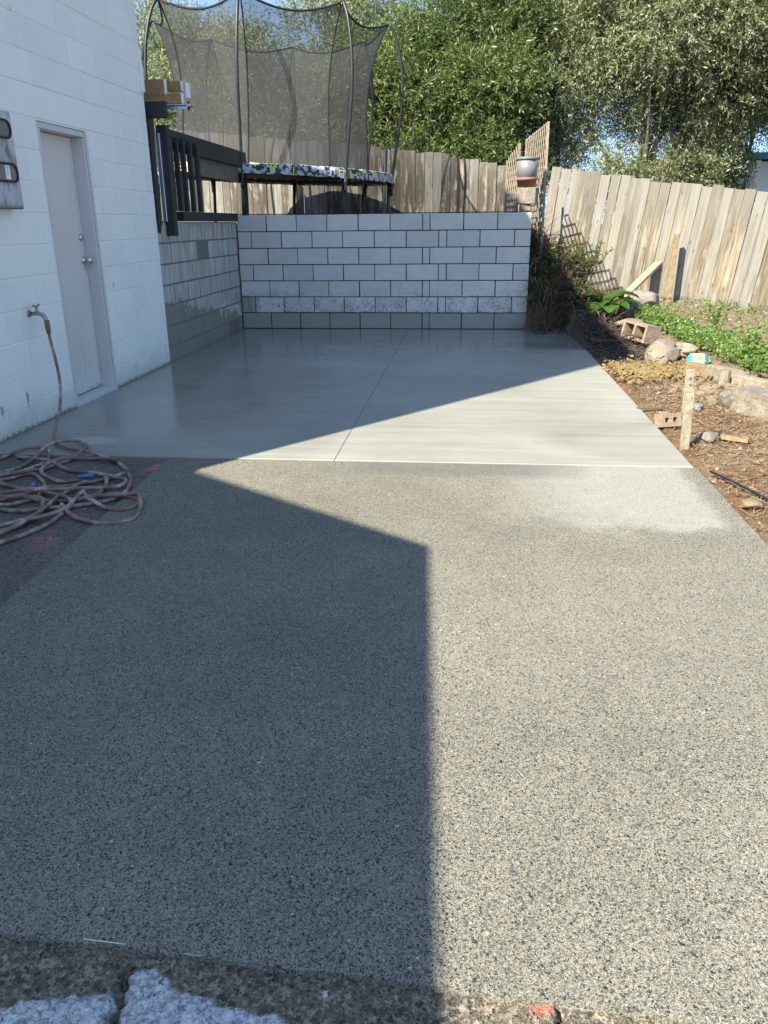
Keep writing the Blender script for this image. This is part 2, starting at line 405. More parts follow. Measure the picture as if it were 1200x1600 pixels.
def m_camo():
    g = G('camouflage_print'); p = g.obj
    q = g.n('VectorMath', {0: p, 1: (.022, .022, .022)}, operation='SNAP')
    a = g.noise(q, 14, 2, .6); b = g.noise(g.vec(q, (1, 1, 1), (5, 7, 3)), 15, 2, .6); d = g.noise(g.vec(q, (1, 1, 1), (15, 2, 9)), 12, 2, .6)
    c = g.mix(g.mth('GREATER_THAN', a, .49), (.46, .49, .53), (.025, .027, .035))
    c = g.mix(g.mth('GREATER_THAN', b, .58), c, (.30, .34, .42))
    c = g.mix(g.mth('GREATER_THAN', d, .63), c, (.66, .60, .04))
    return g.fin(c, .55)

def m_soil():
    g = G('garden_soil'); p = g.pos; xy = g.xyz(p)
    n = g.noise(p, 2.2, 6, .65, .5); n2 = g.noise(p, 14, 5, .7); n3 = g.noise(p, 60, 4, .75)
    rubble = g.mix(g.ramp(n2, .35, .62), (.06, .030, .015), (.19, .10, .045))
    rubble = g.mix(g.mul(g.ramp(n, .45, .62), .7), rubble, (.23, .16, .09))
    rubble = g.mix(g.ramp(n3, .60, .70), rubble, (.33, .26, .18))
    yard = g.mix(g.ramp(n2, .3, .65), (.11, .072, .045), (.28, .205, .14))
    yard = g.mix(g.ramp(n3, .56, .72), yard, (.40, .32, .22))
    yard = g.mix(g.mul(g.ramp(n, .58, .72), .5), yard, (.16, .11, .08))
    up = g.ramp(g.add(xy[0], g.mul(xy[1], -.02)), 4.95, 5.25)
    c = g.mix(up, rubble, yard)
    mul = g.mul(g.ramp(g.add(xy[1], g.mul(n2, .3)), -2.25, -1.95), g.ramp(xy[0], 4.95, 4.75))
    c = g.mix(mul, c, g.mix(n3, (.035, .026, .018), (.13, .095, .06)))
    bank = g.mul(g.ramp(g.add(xy[1], g.mul(n2, .3)), -.5, .0), g.ramp(xy[0], 4.9, 4.6)); c = g.mix(bank, c, g.mix(n2, (.10, .07, .045), (.27, .20, .135)))
    far = g.ramp(xy[1], 3.9, 5.5)
    c = g.mix(far, c, (.07, .085, .035))
    f = g.add(.55, g.mul(n3, .9)); c = g.mix(1., c, g.n('CombineXYZ', {0: f, 1: f, 2: f}), 'MULTIPLY')
    return g.fin(c, .95, g.bump(g.add(n2, g.mul(n3, .8)), .03, .8))

def m_rock(name, a, b, c3, sc=9):
    g = G(name); r = g.rnd; v = g.off(g.obj, r)
    n = g.noise(v, sc, 6, .7); n2 = g.noise(v, sc*5, 4, .7)
    c = g.mix(g.ramp(n, .35, .65), a, b); c = g.mix(g.ramp(n2, .55, .68), c, c3)
    return g.fin(c, .92, g.bump(g.add(n, g.mul(n2, .5)), .02, .7))

def m_meter():
    g = G('weathered_grey_box'); p = g.pos
    n = g.noise(g.vec(p, (1, 6, 1.6)), 3.5, 6, .7, .5)
    c = g.mix(g.ramp(n, .35, .7), (.50, .51, .52), (.16, .155, .155))
    c = g.mix(g.ramp(g.noise(p, 5, 4), .5, .7), c, (.56, .57, .58))
    xy = g.xyz(p)
    c = g.mix(g.ramp(g.add(xy[2], g.mul(n, .08)), 1.47, 1.42), c, (.07, .065, .06))
    return g.fin(c, .7, g.bump(n, .003, .5))

def m_hose():
    g = G('dusty_rubber_hose'); p = g.pos
    n = g.noise(p, 9, 4, .65); n2 = g.noise(p, 60, 3, .7)
    c = g.mix(g.ramp(n, .35, .6), (.17, .085, .07), (.30, .20, .17))
    c = g.mix(g.mul(g.ramp(n, .52, .66), g.ramp(n2, .38, .6)), c, (.52, .47, .44))
    return g.fin(c, .6, g.bump(n2, .002, .5))

def m_trunk():
    g = G('grey_bark'); p = g.pos
    n = g.noise(g.vec(p, (1, 1, .25)), 18, 5, .7)
    return g.fin(g.mix(g.ramp(n, .3, .7), (.055, .045, .036), (.20, .17, .14)), .95, g.bump(n, .02, .8))

def m_clad():
    g = G('white_weatherboard'); v = g.off(g.obj, g.rnd)
    return g.fin(g.mix(g.noise(v, 6, 4), (.62, .65, .68), (.78, .80, .81)), .55)

def m_door():
    g = G('grey_door_paint'); p = g.pos; xy = g.xyz(p); n = g.noise(p, 2.5, 5, .6)
    f = g.add(.9, g.mul(n, .2)); c = g.mix(1., (.64, .60, .56), g.n('CombineXYZ', {0: f, 1: f, 2: f}), 'MULTIPLY')
    dirt = g.mul(g.ramp(g.noise(g.vec(p, (1, 6, 1.2)), 3, 5, .7), .5, .72), g.ramp(xy[2], .9, .1)); c = g.mix(g.mul(dirt, .4), c, (.30, .27, .24))
    chip = g.mul(g.ramp(g.noise(p, 45, 4, .7), .52, .58), g.ramp(g.add(xy[2], g.mul(g.noise(p, 18, 3), .06)), .115, .07)); c = g.mix(chip, c, (.13, .07, .045))
    smear = g.mul(g.ramp(g.mth('ABSOLUTE', g.add(xy[1], 4.115)), .03, .005), g.mul(g.ramp(xy[2], .90, .99), g.ramp(xy[2], 1.03, 1.0))); c = g.mix(g.mul(smear, .6), c, (.2, .15, .11))
    return g.fin(c, .45, g.bump(g.noise(p, 60, 3), .0015, .5))

M = dict(slab=m_slab(), drive=m_drive(), oldstrip=m_oldstrip(), apron=m_apron(), white=m_white(), newblock=m_newblock(), oldblock=m_oldblock(),
  mortar=m_plain('dark_mortar', (.035, .034, .033), .95), oldmortar=m_plain('old_mortar', (.17, .16, .14), .95, .2),
  fback=m_fence('weathered_grey_paling', (.105, .085, .063), (.032, .026, .021), (.42, .39, .33), .5),
  fright=m_fence('sunbleached_paling', (.285, .235, .165), (.11, .088, .062), (.34, .315, .27), .5),
  rail=m_wood('fence_rail_wood', (.22, .18, .13), (.10, .08, .06)),
  black=m_plain('black_stained_timber', (.017, .018, .021), .55, .25, 6, bump=.004), steel=m_plain('galvanised_steel', (.52, .56, .60), .38, .12, 10, 1.),
  darksteel=m_plain('dark_powder_coat', (.018, .0185, .021), .45, .1, 10), rubber=m_plain('black_rubber', (.012, .012, .013), .6),
  door=m_door(), frame=m_plain('door_frame_paint', (.56, .545, .53), .5, .07, 4),
  chrome=m_plain('brushed_steel', (.62, .62, .63), .22, .05, 10, 1.), glass=m_plain('dusty_meter_glass', (.17, .165, .16), .25, .2, 12),
  paper=m_plain('white_label', (.80, .81, .80), .6, .05), grime=m_plain('grimy_label_print', (.40, .42, .44), .6), meter=m_meter(),
  pine=m_wood('treated_pine', (.40, .235, .105), (.24, .135, .06)), bleached=m_wood('bleached_timber', (.32, .275, .21), (.17, .14, .10)),
  whitepaint=m_plain('white_paint', (.80, .80, .79), .5, .05), camo=m_camo(), net=m_net(), mat=m_plain('black_jump_mat', (.012, .012, .013), .8),
  soil=m_soil(), hose=m_hose(), blue=m_plain('blue_plastic', (.04, .17, .40), .5), brass=m_plain('dull_brass', (.34, .31, .27), .4, .2, 20, .8),
  bucket=m_plain('grey_plastic_bucket', (.155, .16, .168), .5, .12, 6), terra=m_plain('terracotta', (.29, .125, .085), .85, .15, 8),
  concrete=m_rock('rough_concrete', (.20, .16, .125), (.27, .225, .18), (.11, .09, .07), 7), chunk=m_rock('broken_concrete', (.26, .23, .19), (.165, .14, .112), (.085, .07, .055), 8),
  rock=m_rock('garden_rock', (.21, .19, .17), (.125, .112, .10), (.31, .285, .25), 6), lime=m_rock('pale_rubble', (.22, .17, .115), (.145, .108, .072), (.32, .275, .22), 10),
  brick=m_rock('old_brick', (.25, .18, .13), (.31, .245, .185), (.16, .105, .075), 10), sand=m_rock('yellow_sand', (.27, .19, .08), (.17, .115, .048), (.34, .26, .14), 30), clod=m_rock('brown_clod', (.17, .09, .042), (.26, .16, .085), (.09, .048, .026), 20),
  weathered=m_wood('weathered_offcut', (.30, .215, .13), (.16, .11, .065)), lattice=m_wood('weathered_lattice', (.33, .27, .20), (.16, .13, .095)), trunk=m_trunk(), clad=m_clad(), teal=m_plain('teal_gutter_paint', (.02, .26, .28), .4),
  roof=m_plain('dark_roof', (.12, .125, .13), .7), straw=m_plain('dry_straw', (.25, .18, .105), .9, .45, 3), frond=m_plain('dead_frond', (.15, .105, .065), .9, .35, 3),
  olive=m_leaf('olive_leaf', (.055, .07, .028), (.42, .43, .22), (.36, .38, .24)), willow=m_leaf('hedge_leaf', (.045, .07, .018), (.38, .42, .15), (.15, .20, .08)),  # bright ends hold painted sun glints, dark ends the shaded depths of the crowns
  deep=m_leaf('dark_evergreen_leaf', (.035, .065, .018), (.085, .125, .035), (.09, .12, .06)), weed=m_leaf('weed_leaf', (.13, .21, .045), (.27, .36, .10), (.15, .24, .07)),
  broad=m_leaf('broad_leaf', (.03, .09, .015), (.075, .17, .03), (.08, .16, .04), .2, .3), nandina=m_leaf('shrub_leaf', (.06, .10, .02), (.20, .17, .04), (.12, .13, .05)),
  bag=m_plain('white_plastic_bag', (.78, .80, .78), .35), green=m_plain('green_plastic_print', (.05, .45, .28), .35), ochre=m_plain('yellow_plastic_print', (.55, .42, .12), .4), alu=m_plain('aluminium_strip', (.75, .76, .78), .3, .05, 10, 1.),
  rust=m_plain('rusty_steel', (.20, .10, .065), .85, .3, 14), twig=m_plain('dark_twig', (.062, .043, .030), .9))

# ---------------------------------------------------------------- ground, slab, driveway
def axis(parts):
    out = []
    for a, b, st in parts: out += list(np.arange(a, b-1e-6, st))
    return out+[parts[-1][1]]
gx = axis([(-300, -60, 40), (-60, -12, 6), (-12, 3.2, .4), (3.2, 4.2, .1), (4.2, 7.4, .03), (7.4, 12, .3), (12, 60, 6), (60, 300, 40)])
gy = axis([(-60, -12, 8), (-12, -7.6, .4), (-7.6, .0, .035), (.0, 3.2, .05), (3.2, 6, .2), (6, 18, 1.5), (18, 60, 6), (60, 400, 40)])
vs = [(x, y, terrain(x, y)) for y in gy for x in gx]; nx = len(gx)
fs = [(j*nx+i, j*nx+i+1, (j+1)*nx+i+1, (j+1)*nx+i) for j in range(len(gy)-1) for i in range(nx-1)]
me = bpy.data.meshes.new('ground'); me.from_pydata(vs, [], fs)
struct(link('ground', me, M['soil'], smooth=True))
JX = 2.178
struct(MB().mm(0.004, JX-.001, -6.055, -.012, -.11, 0).build('concrete_slab', M['slab'], bevel=.003))
struct(MB().mm(JX+.001, 4.2, -6.055, -.012, -.11, 0).build('concrete_slab', M['slab'], bevel=.003))
struct(MB().mm(.0, 4.3, -9.3, .02, -.155, -.112).build('slab_base', M['mortar']))
# exposed aggregate bay with slightly ragged front edge
def sheet(name, poly, z0, z1, mat):
    n = len(poly); b = MB(); b.add([(x, y, z1) for x, y in poly]+[(x, y, z0) for x, y in poly], [tuple(range(n))]+[(i, i+n, (i+1) % n+n, (i+1) % n) for i in range(n)])
    return struct(b.build(name, mat))
front = [(x, -9.348-.043*(x-2.04)+.004*mnoise.noise((x*14, 0, 0))) for x in np.arange(1.30, 4.23, .06)]
sheet('driveway', [(4.215, -6.06), (1.188, -6.06), (1.262, -8.0)]+front+[(4.21, -9.44)], -.11, -.005, M['drive'])
sheet('old_driveway', [(1.182, -6.06), (.004, -6.06), (.004, -9.33), (1.295, -9.33), (1.256, -8.0)], -.11, -.012, M['oldstrip'])
# broken old concrete apron with a cracked pale patch
crack = [(2.322, -9.385), (2.316, -9.41), (2.331, -9.425), (2.322, -9.44), (2.335, -9.46), (2.329, -9.48), (2.345, -9.51), (2.34, -9.56)]
crack2 = [(3.115, -9.385), (3.12, -9.405), (3.112, -9.42), (3.125, -9.45)]
edge_x = [1.9, 2.12, 2.2, 2.27, 2.305, 2.33, 2.345, 2.365, 2.385, 2.42, 2.50, 2.57, 2.63, 2.70, 2.8]
edge_y = [-9.50, -9.485, -9.462, -9.448, -9.445, -9.415, -9.39, -9.376, -9.392, -9.424, -9.444, -9.449, -9.462, -9.485, -9.53]
def seg_d(p, pl):
    best = 9
    for a, b in zip(pl, pl[1:]):
        a, b, q = Vector(a), Vector(b), Vector(p); t = max(0, min(1, (q-a).dot(b-a)/(b-a).length_squared)); best = min(best, (a+(b-a)*t-q).length)
    return best
ax = axis([(-.0, 1.8, .2), (1.8, 3.7, .006), (3.7, 4.6, .1)]); ay = axis([(-11.5, -9.62, .2), (-9.62, -9.32, .005)])
vs = []; patch = []
for y in ay:
    for x in ax:
        fine = x > 1.79 and x < 3.71 and y > -9.63
        z = -.019-.006*max(0, min(1, (-9.36-y)/.1)); pm = 0.
        if fine:
            z += .006*mnoise.noise((x*18, y*18, 0))+.004*mnoise.noise((x*55, y*55, 4))+.0025*mnoise.noise((x*130, y*130, 8))
            e = lin(x, edge_x, edge_y)+.012*mnoise.noise((x*40, y*40, 2))+.006*mnoise.noise((x*120, y*120, 5))
            if x < 2.85: pm = sst(-.004, .006, e-y)
            dc = min(seg_d((x+.006*mnoise.noise((x*60, y*60, 1)), y), crack), seg_d((x+.006*mnoise.noise((x*60, y*60, 1)), y), crack2)+.003)
            k = sst(.012, .003, dc); z -= .03*k; pm *= 1-k; z += .004*pm
        vs.append((x, y, z)); patch.append(pm)
nx = len(ax); fs = [(j*nx+i, j*nx+i+1, (j+1)*nx+i+1, (j+1)*nx+i) for j in range(len(ay)-1) for i in range(nx-1)]
me = bpy.data.meshes.new('old_apron'); me.from_pydata(vs, [], fs)
at = me.attributes.new('patch', 'FLOAT', 'POINT'); at.data.foreach_set('value', patch)
struct(link('old_apron', me, M['apron'], smooth=True))
b = MB(); b.beam((2.215, -9.349, -.006), (2.30, -9.3535, -.006), .0025, .006); b.beam((2.42, -9.362, -.007), (2.49, -9.366, -.008), .0012, .005)
tag(b.build('metal_strip', M['alu']), 'thin bright metal strip lying in the joint before the cracked pale concrete', 'metal strip')

# ---------------------------------------------------------------- white house (parts: wall, block, door, ...)
house = thing('white_house', 'tall white painted block house wall with a grey door beside the slab', 'house', (0, -2.75, 0))
house_off = Vector((0, -2.75, 0))
def hp(b, name, mat, bevel=0, parent=None, **k):
    b.v = [tuple(Vector(v)-house_off) for v in b.v]; return b.build(name, mat, parent or house, bevel, **k)
DY0, DY1, DZ = -4.775, -4.03, 1.965
b = MB()
b.mm(-.19, -.004, -8.16, DY0-.0, -.12, 2.95); b.mm(-.19, -.004, DY1, -2.752, -.12, 2.95); b.mm(-.19, -.004, DY0, DY1, DZ, 2.95)
b.mm(-.19, -.004, -8.16, -2.752, 2.951, 6.22)
for y0, y1 in ((-2.94, -2.752), (-8.16, -7.97)):
    b.add([(x, y, z) for y in (y0, y1) for x, z in ((-9, -.12), (-.191, -.12), (-.191, 6.2), (-9, 2.68))], [(0, 1, 2, 3), (7, 6, 5, 4), (0, 4, 5, 1), (1, 5, 6, 2), (2, 6, 7, 3), (3, 7, 4, 0)])
b.mm(-9, -8.8, -7.96, -2.95, -.12, 2.68)
hp(b, 'wall', M['white'])
b = MB(); b.add([(x, y, z+d) for d in (0, .08) for x, y, z in ((.02, -8.18, 6.285), (.02, -2.73, 6.285), (-9.1, -2.73, 2.64), (-9.1, -8.18, 2.64))], [(0, 1, 2, 3), (7, 6, 5, 4), (0, 4, 5, 1), (1, 5, 6, 2), (2, 6, 7, 3), (3, 7, 4, 0)])
hp(b, 'roof', M['roof'])  # unseen roof, pitched away so that its shadow stays off the trampoline net
hp(MB().mm(-9, -.2, -7.95, -2.95, -.12, -.02), 'floor', M['mortar'])
# low gabled wing behind the photographer, whose eave and rake shade the driveway
b = MB(); ang = rad(2.2)
E, zr, xr = (.61, -10.15, 3.0), 3.0+.496*3.9, -3.29
b.add([(E[0], -10.15, 3.0), (E[0]+.615, -21, 3.0), (xr+.615, -21, zr), (xr, -10.15, zr), (E[0], -10.15, 2.9), (E[0]+.615, -21, 2.9), (xr+.615, -21, zr-.12), (xr, -10.15, zr-.12)],
      [(0, 1, 2, 3), (7, 6, 5, 4), (0, 4, 5, 1), (1, 5, 6, 2), (3, 2, 6, 7), (0, 3, 7, 4)])
b.add([(xr, -10.15, zr), (xr+.615, -21, zr), (-7.6, -21, 3.0), (-7.6, -10.15, 3.0), (xr, -10.15, zr-.12), (xr+.615, -21, zr-.12), (-7.6, -21, 2.9), (-7.6, -10.15, 2.9)],
      [(0, 1, 2, 3), (7, 6, 5, 4), (0, 4, 5, 1), (1, 5, 6, 2), (3, 2, 6, 7), (0, 3, 7, 4)])
hp(b, 'wing_roof', M['roof'])
b = MB(); b.add([(.0, -10.4, -.12), (.0, -10.4, 3.15), (xr, -10.4, zr-.15), (-7.4, -10.4, 2.9), (-7.4, -10.4, -.12), (.0, -20.8, -.12), (.0, -20.8, 3.15), (xr, -20.8, zr-.15), (-7.4, -20.8, 2.9), (-7.4, -20.8, -.12)],
      [(0, 1, 2, 3, 4), (9, 8, 7, 6, 5), (0, 5, 6, 1), (4, 3, 8, 9)])
hp(b, 'wing_wall', M['white'])
hp(MB().mm(-7, -.3, -10.38, -8.18, -.12, 2.4), 'gap_filler', M['white'])  # unseen box added to close the gap to the wing against stray light
# blocks, running bond, painted over
cache = {}
def block_mesh(key, sx, sy, sz, bev):
    k = (key, round(sx, 3), round(sy, 3), round(sz, 3))
    if k not in cache: cache[k] = MB().box((0, 0, 0), (sx, sy, sz)).mesh('block', bev)
    return cache[k]
zs = [-.02, .1746]+[.1746+.2*i for i in range(1, 15)]
for i, (z0, z1) in enumerate(zip(zs, zs[1:])):
    if z0 > 2.9: break
    y = -2.752; cuts = [y]
    y -= .4 if i % 2 else .2
    while y > -6.6: cuts.append(y); y -= .4
    cuts.append(-6.6)
    for ya, yb in zip(cuts, cuts[1:]):
        spans = [(yb, ya)]
        if z0 < DZ-.05:
            spans = []
            for s0, s1 in ((yb, min(ya, DY0)), (max(yb, DY1), ya)):
                if s1-s0 > .03: spans.append((s0, s1))
        for s0, s1 in spans:
            w, h = s1-s0-.007, z1-z0-.007
            me = block_mesh('w', .03, w, h, .0035)
            if not me.materials: me.materials.append(M['white'])
            link('block', me, None, house, loc=Vector((-.014+random.uniform(-.0012, .0012), (s0+s1)/2, (z0+z1)/2))-house_off)
# door
frame = MB()
frame.mm(-.135, -.006, DY1-.055, DY1-.012, .03, DZ-.045); frame.mm(-.135, -.006, DY0+.006, DY0+.05, .03, DZ-.045); frame.mm(-.135, -.006, DY0+.006, DY1-.012, DZ-.044, DZ-.004)
frame.mm(-.0055, .004, DY1-.03, DY1-.003, .03, DZ-.004)
hp(frame, 'door_frame', M['frame'], .003)
hp(MB().mm(-.16, .008, DY0+.004, DY1-.004, -.1, .032), 'threshold', M['frame'], .004)
hp(MB().mm(-.185, -.001, DY1-.011, DY1-.001, .03, DZ-.005), 'reveal', M['frame'])
door = hp(MB().mm(-.14, -.102, DY0+.053, DY1-.058, .04, DZ-.048), 'door', M['door'], .002)
def lathe_x(prof, c):      # turned about +X
    return MB().lathe(prof, c, 20, Matrix(((0, 0, 1), (0, 1, 0), (-1, 0, 0))))
hp(lathe_x([(.0315, 0), (.0315, .006), (.013, .01), (.012, .03), (.024, .036), (.0285, .048), (.027, .06), (.016, .067)], (-.102, -4.135, 1.035)), 'knob', M['chrome'], parent=None, smooth=True).parent = door
hp(lathe_x([(.027, 0), (.027, .008), (.022, .014), (.012, .016)], (-.102, -4.14, 1.206)), 'deadbolt', M['chrome'], smooth=True).parent = door
hp(MB().mm(.001, .022, -2.752-.06, -2.752-.01, 2.40, 2.66), 'corner_flashing', M['whitepaint'], .004)

# meter box
mbx = thing('meter_box', 'stained grey meter box with two black rimmed windows on the white wall', 'meter box', (0, -5.55, 1.39))
off = Vector((0, -5.55, 1.39))
def mp(b, name, mat, bevel=0, parent=None, **k):
    b.v = [tuple(Vector(v)-off) for v in b.v]; return b.build(name, mat, parent or mbx, bevel, **k)
mp(MB().mm(.002, .08, -5.85, -5.245, 1.395, 1.957), 'body', M['meter'], .006)
def stadium(y0, y1, z0, z1, r, n=8):
    pts = []
    for cy, cz, a0 in ((y1-r, z1-r, 0), (y0+r, z1-r, 90), (y0+r, z0+r, 180), (y1-r, z0+r, 270)):
        pts += [(cy+r*math.cos(rad(a0+90*k/n)), cz+r*math.sin(rad(a0+90*k/n))) for k in range(n+1)]
    return pts
for z0, z1, y1 in ((1.797, 1.908, -5.283), (1.548, 1.662, -5.275)):
    o_, i_ = stadium(-5.72, y1, z0, z1, .05), stadium(-5.708, y1-.012, z0+.012, z1-.012, .04); n = len(o_)
    b = MB(); b.add([(.0795, y, z) for y, z in o_]+[(.094, y, z) for y, z in o_]+[(.094, y, z) for y, z in i_]+[(.0795, y, z) for y, z in i_],
        [(a*n+k, a*n+(k+1) % n, (a+1)*n+(k+1) % n, (a+1)*n+k) for a in range(3) for k in range(n)])
    wdw = mp(b, 'window_rim', M['rubber'])
    b = MB(); b.add([(.086, y, z) for y, z in i_], [tuple(range(n))]); p_ = mp(b, 'pane', M['glass']); p_.parent = wdw
    if z0 < 1.6:
        p_ = mp(MB().mm(.0862, .0872, -5.415, -5.36, 1.566, 1.646), 'sticker', M['paper']); p_.parent = wdw
        b = MB()
        for k in range(4): b.mm(.0873, .0877, -5.408, -5.372-.006*(k % 2), 1.632-k*.014, 1.637-k*.014)
        p_ = mp(b, 'print', M['grime']); p_.parent = wdw; p_['kind'] = 'stuff'

# tap and hose
tap = thing('garden_tap', 'old metal garden tap on the white wall with the hose screwed on', 'tap', (0, -5.25, .742))
b = MB(); b.tube([(0, 0, 0), (.07, 0, 0), (.10, .0, -.012), (.115, 0, -.04), (.118, 0, -.055)], [.013, .013, .015, .014, .012], 12); b.lathe([(.024, 0), (.024, .006), (.014, .010)], (0, 0, 0), 16, Matrix(((0, 0, 1), (0, 1, 0), (-1, 0, 0))))
b.tube([(.06, 0, .0), (.06, 0, .045)], [.014, .009], 12); b.build('body', M['brass'], tap, smooth=True)
MB().tube([(.06, -.035, .055), (.06, -.015, .048), (.06, .015, .048), (.06, .035, .056)], [.008, .006, .006, .008], 8).build('handle', M['brass'], tap, smooth=True)
hose = thing('garden_hose', 'long dusty brown hose hanging from the tap into tangled coils', 'hose', (.8, -6.6, 0)); HO = Vector((.8, -6.6, 0))
runs = [
[(0.38,-5.85),(0.52,-5.97),(0.62,-6.01),(0.77,-6.07),(0.91,-6.17),(1.05,-6.35),(1.15,-6.54),(1.19,-6.69),(1.17,-6.83),(1.10,-6.90),(1.01,-6.95),(0.89,-6.99),(0.80,-7.03),(0.69,-7.02),(0.53,-6.97),(0.30,-6.75),(0.15,-6.42),(0.18,-6.20),(0.22,-6.06),(0.29,-5.97),(0.39,-5.98),(0.46,-6.09),(0.50,-6.24),(0.47,-6.37),(0.39,-6.50),(0.34,-6.68),(0.40,-6.92),(0.56,-7.04),(0.67,-6.99),(0.72,-6.92),(0.77,-6.85),(0.76,-6.75),(0.70,-6.61),(0.60,-6.49),(0.52,-6.44),(0.47,-6.52),(0.40,-6.60),(0.31,-6.63),(0.21,-6.55),(0.25,-6.49),(0.35,-6.46),(0.41,-6.30),(0.39,-6.0),(0.43,-5.84),(0.51,-5.81),(0.60,-5.89),(0.65,-6.01),(0.62,-6.15),(0.58,-6.30),(0.51,-6.45),(0.41,-6.54),(0.39,-6.74),(0.51,-6.90),(0.60,-6.86),(0.69,-6.78),(0.79,-6.68),(0.92,-6.58),(1.02,-6.48),(1.07,-6.42)],
[(0.92,-6.20),(0.77,-6.13),(0.63,-6.16),(0.56,-6.24),(0.57,-6.37),(0.62,-6.47),(0.70,-6.54),(0.81,-6.57),(0.87,-6.52),(0.86,-6.44),(0.88,-6.39),(0.94,-6.42),(1.02,-6.55),(1.06,-6.71),(1.04,-6.78),(0.97,-6.75),(0.93,-6.66),(1.02,-6.80),(1.09,-6.88),(1.19,-6.95),(1.28,-6.98),(1.33,-6.93),(1.32,-6.85),(1.27,-6.80),(1.15,-6.79),(1.08,-6.83),(0.98,-6.87),(0.82,-6.88),(0.67,-6.86),(0.56,-6.92),(0.61,-7.15),(0.76,-7.32),(0.85,-7.29),(0.90,-7.21),(0.91,-7.06),(0.88,-6.96),(0.82,-6.88),(0.71,-6.87),(0.62,-6.92),(0.57,-7.06),(0.68,-7.28),(0.82,-7.36),(0.88,-7.32),(0.92,-7.21),(0.92,-7.00),(0.89,-6.79),(0.90,-6.69),(0.93,-6.60)],
[(0.70,-7.52),(0.80,-7.50),(0.89,-7.46),(0.95,-7.38),(1.00,-7.28),(1.02,-7.18),(1.02,-7.03),(1.00,-6.82),(0.99,-6.75)],
[(1.08,-6.83),(1.20,-6.81),(1.28,-6.79),(1.32,-6.83),(1.37,-6.95),(1.39,-7.07),(1.35,-7.14),(1.26,-7.16),(1.16,-7.13),(1.06,-7.06),(0.98,-6.97)],
[(.30,-6.55),(.45,-6.62),(.62,-6.70),(.80,-6.78),(.98,-6.89),(1.03,-7.02),(.93,-7.17),(.79,-7.29),(.66,-7.40),(.62,-7.52)],
[(.28,-6.12),(.50,-6.22),(.70,-6.35),(.90,-6.45),(1.08,-6.51),(1.14,-6.60),(1.05,-6.70),(.85,-6.73),(.62,-6.78),(.45,-6.84),(.30,-6.95)]]
R_H = .0105
occ = {}
def hz(x, y, k):
    z = .008+R_H if y > -6.055 else R_H-.011
    key = (int(x/.03), int(y/.03)); n = 0
    for a in (-1, 0, 1):
        for c in (-1, 0, 1):
            for kk in occ.get((key[0]+a, key[1]+c), ()):
                if abs(kk-k) > 14: n += 1; break
    occ.setdefault(key, []).append(k)
    return z+min(n, 3)*.006
kk = 0
for ri, rn in enumerate(runs):
    pts = smooth_path([(x, y, 0) for x, y in rn], 6); P = []
    for q in pts:
        kk += 1; jx, jy = .007*mnoise.noise((q.x*9, q.y*9, ri*3)), .007*mnoise.noise((q.x*9, q.y*9, ri*3+50)); P.append([q.x+jx, q.y+jy, hz(q.x, q.y, kk)])
    Z = [p[2] for p in P]
    for _ in range(4): Z = [max(min(Z), (Z[max(i-1, 0)]+2*Z[i]+Z[min(i+1, len(Z)-1)])/4) for i in range(len(Z))]
    for p, z in zip(P, Z): p[2] = z
    if ri == 0:
        hang = [(.118, -5.25, .66), (.128, -5.26, .58), (.16, -5.29, .45), (.19, -5.33, .30), (.215, -5.42, .16), (.25, -5.57, .07), (.31, -5.73, .03)]
        P = [tuple(v) for v in smooth_path(hang+[tuple(P[0])], 5)]+P
    MB().tube([Vector(p)-HO for p in P], R_H, 9).build('hose_run', M['hose'], hose, smooth=True)
MB().tube([Vector((.118, -5.25, .70))-HO, Vector((.119, -5.251, .655))-HO, Vector((.124, -5.256, .61))-HO], [.017, .018, .014], 12).build('coupling', M['rust'], hose, smooth=True)
for a, c in (((.855, -6.535, .016), (.93, -6.50, .016)), ((1.01, -6.31, .002), (1.05, -6.35, .002)), ((.64, -6.62, .002), (.68, -6.68, .002))):
    MB().tube([Vector(a)-HO, (Vector(a)+Vector(c))/2-HO+Vector((0, 0, .003)), Vector(c)-HO], [.0112, .0118, .0112], 10).build('blue_sleeve', M['blue'], hose, smooth=True)

# ---------------------------------------------------------------- new retaining wall
rw = thing('retaining_wall', 'new grey block retaining wall with dark open joints across the slab end', 'wall', (0, 0, 0))
MB().mm(.012, 3.668, .012, .19, -.12, 1.394).build('core', M['mortar'], rw)
MB().mm(.005, 3.68, -.004, .20, 1.4005, 1.409).build('membrane', M['rubber'], rw)
A_ = [0, .365, .74, 1.115, 1.5, 1.885, 2.275, 2.36, 2.755, 3.155, 3.68]
rowA = [.0, .37, .755, 1.15, 1.545, 1.94, 2.335, 2.42, 2.82, 3.215, 3.68]
rowB = [.0, .18, .555, .95, 1.345, 1.745, 2.145, 2.54, 2.635, 3.035, 3.44, 3.68]
def wallx(px): return (px-275)/883*3.68
rowA = [wallx(q) for q in (275, 366, 458, 551, 646, 742, 839, 861, 960, 1059, 1158)]
rowB = [wallx(q) for q in (275, 317, 410, 504, 598, 694, 790, 887, 911, 1009, 1110, 1158)]
for r in range(7):
    cuts = rowB if r % 2 else rowA; z0, z1 = .2*r, .2*r+.2
    for a, c in zip(cuts, cuts[1:]):
        me = block_mesh('n', c-a-.011, .05, .2-.011, .003)
        if not me.materials: me.materials.append(M['newblock'])
        o = link('block', me, None, rw, loc=((a+c)/2+random.uniform(-.0015, .0015), .0245+random.uniform(-.003, .003), (z0+z1)/2+random.uniform(-.001, .001))); o.rotation_euler = (random.uniform(-.004, .004), random.uniform(-.002, .002), random.uniform(-.006, .006))
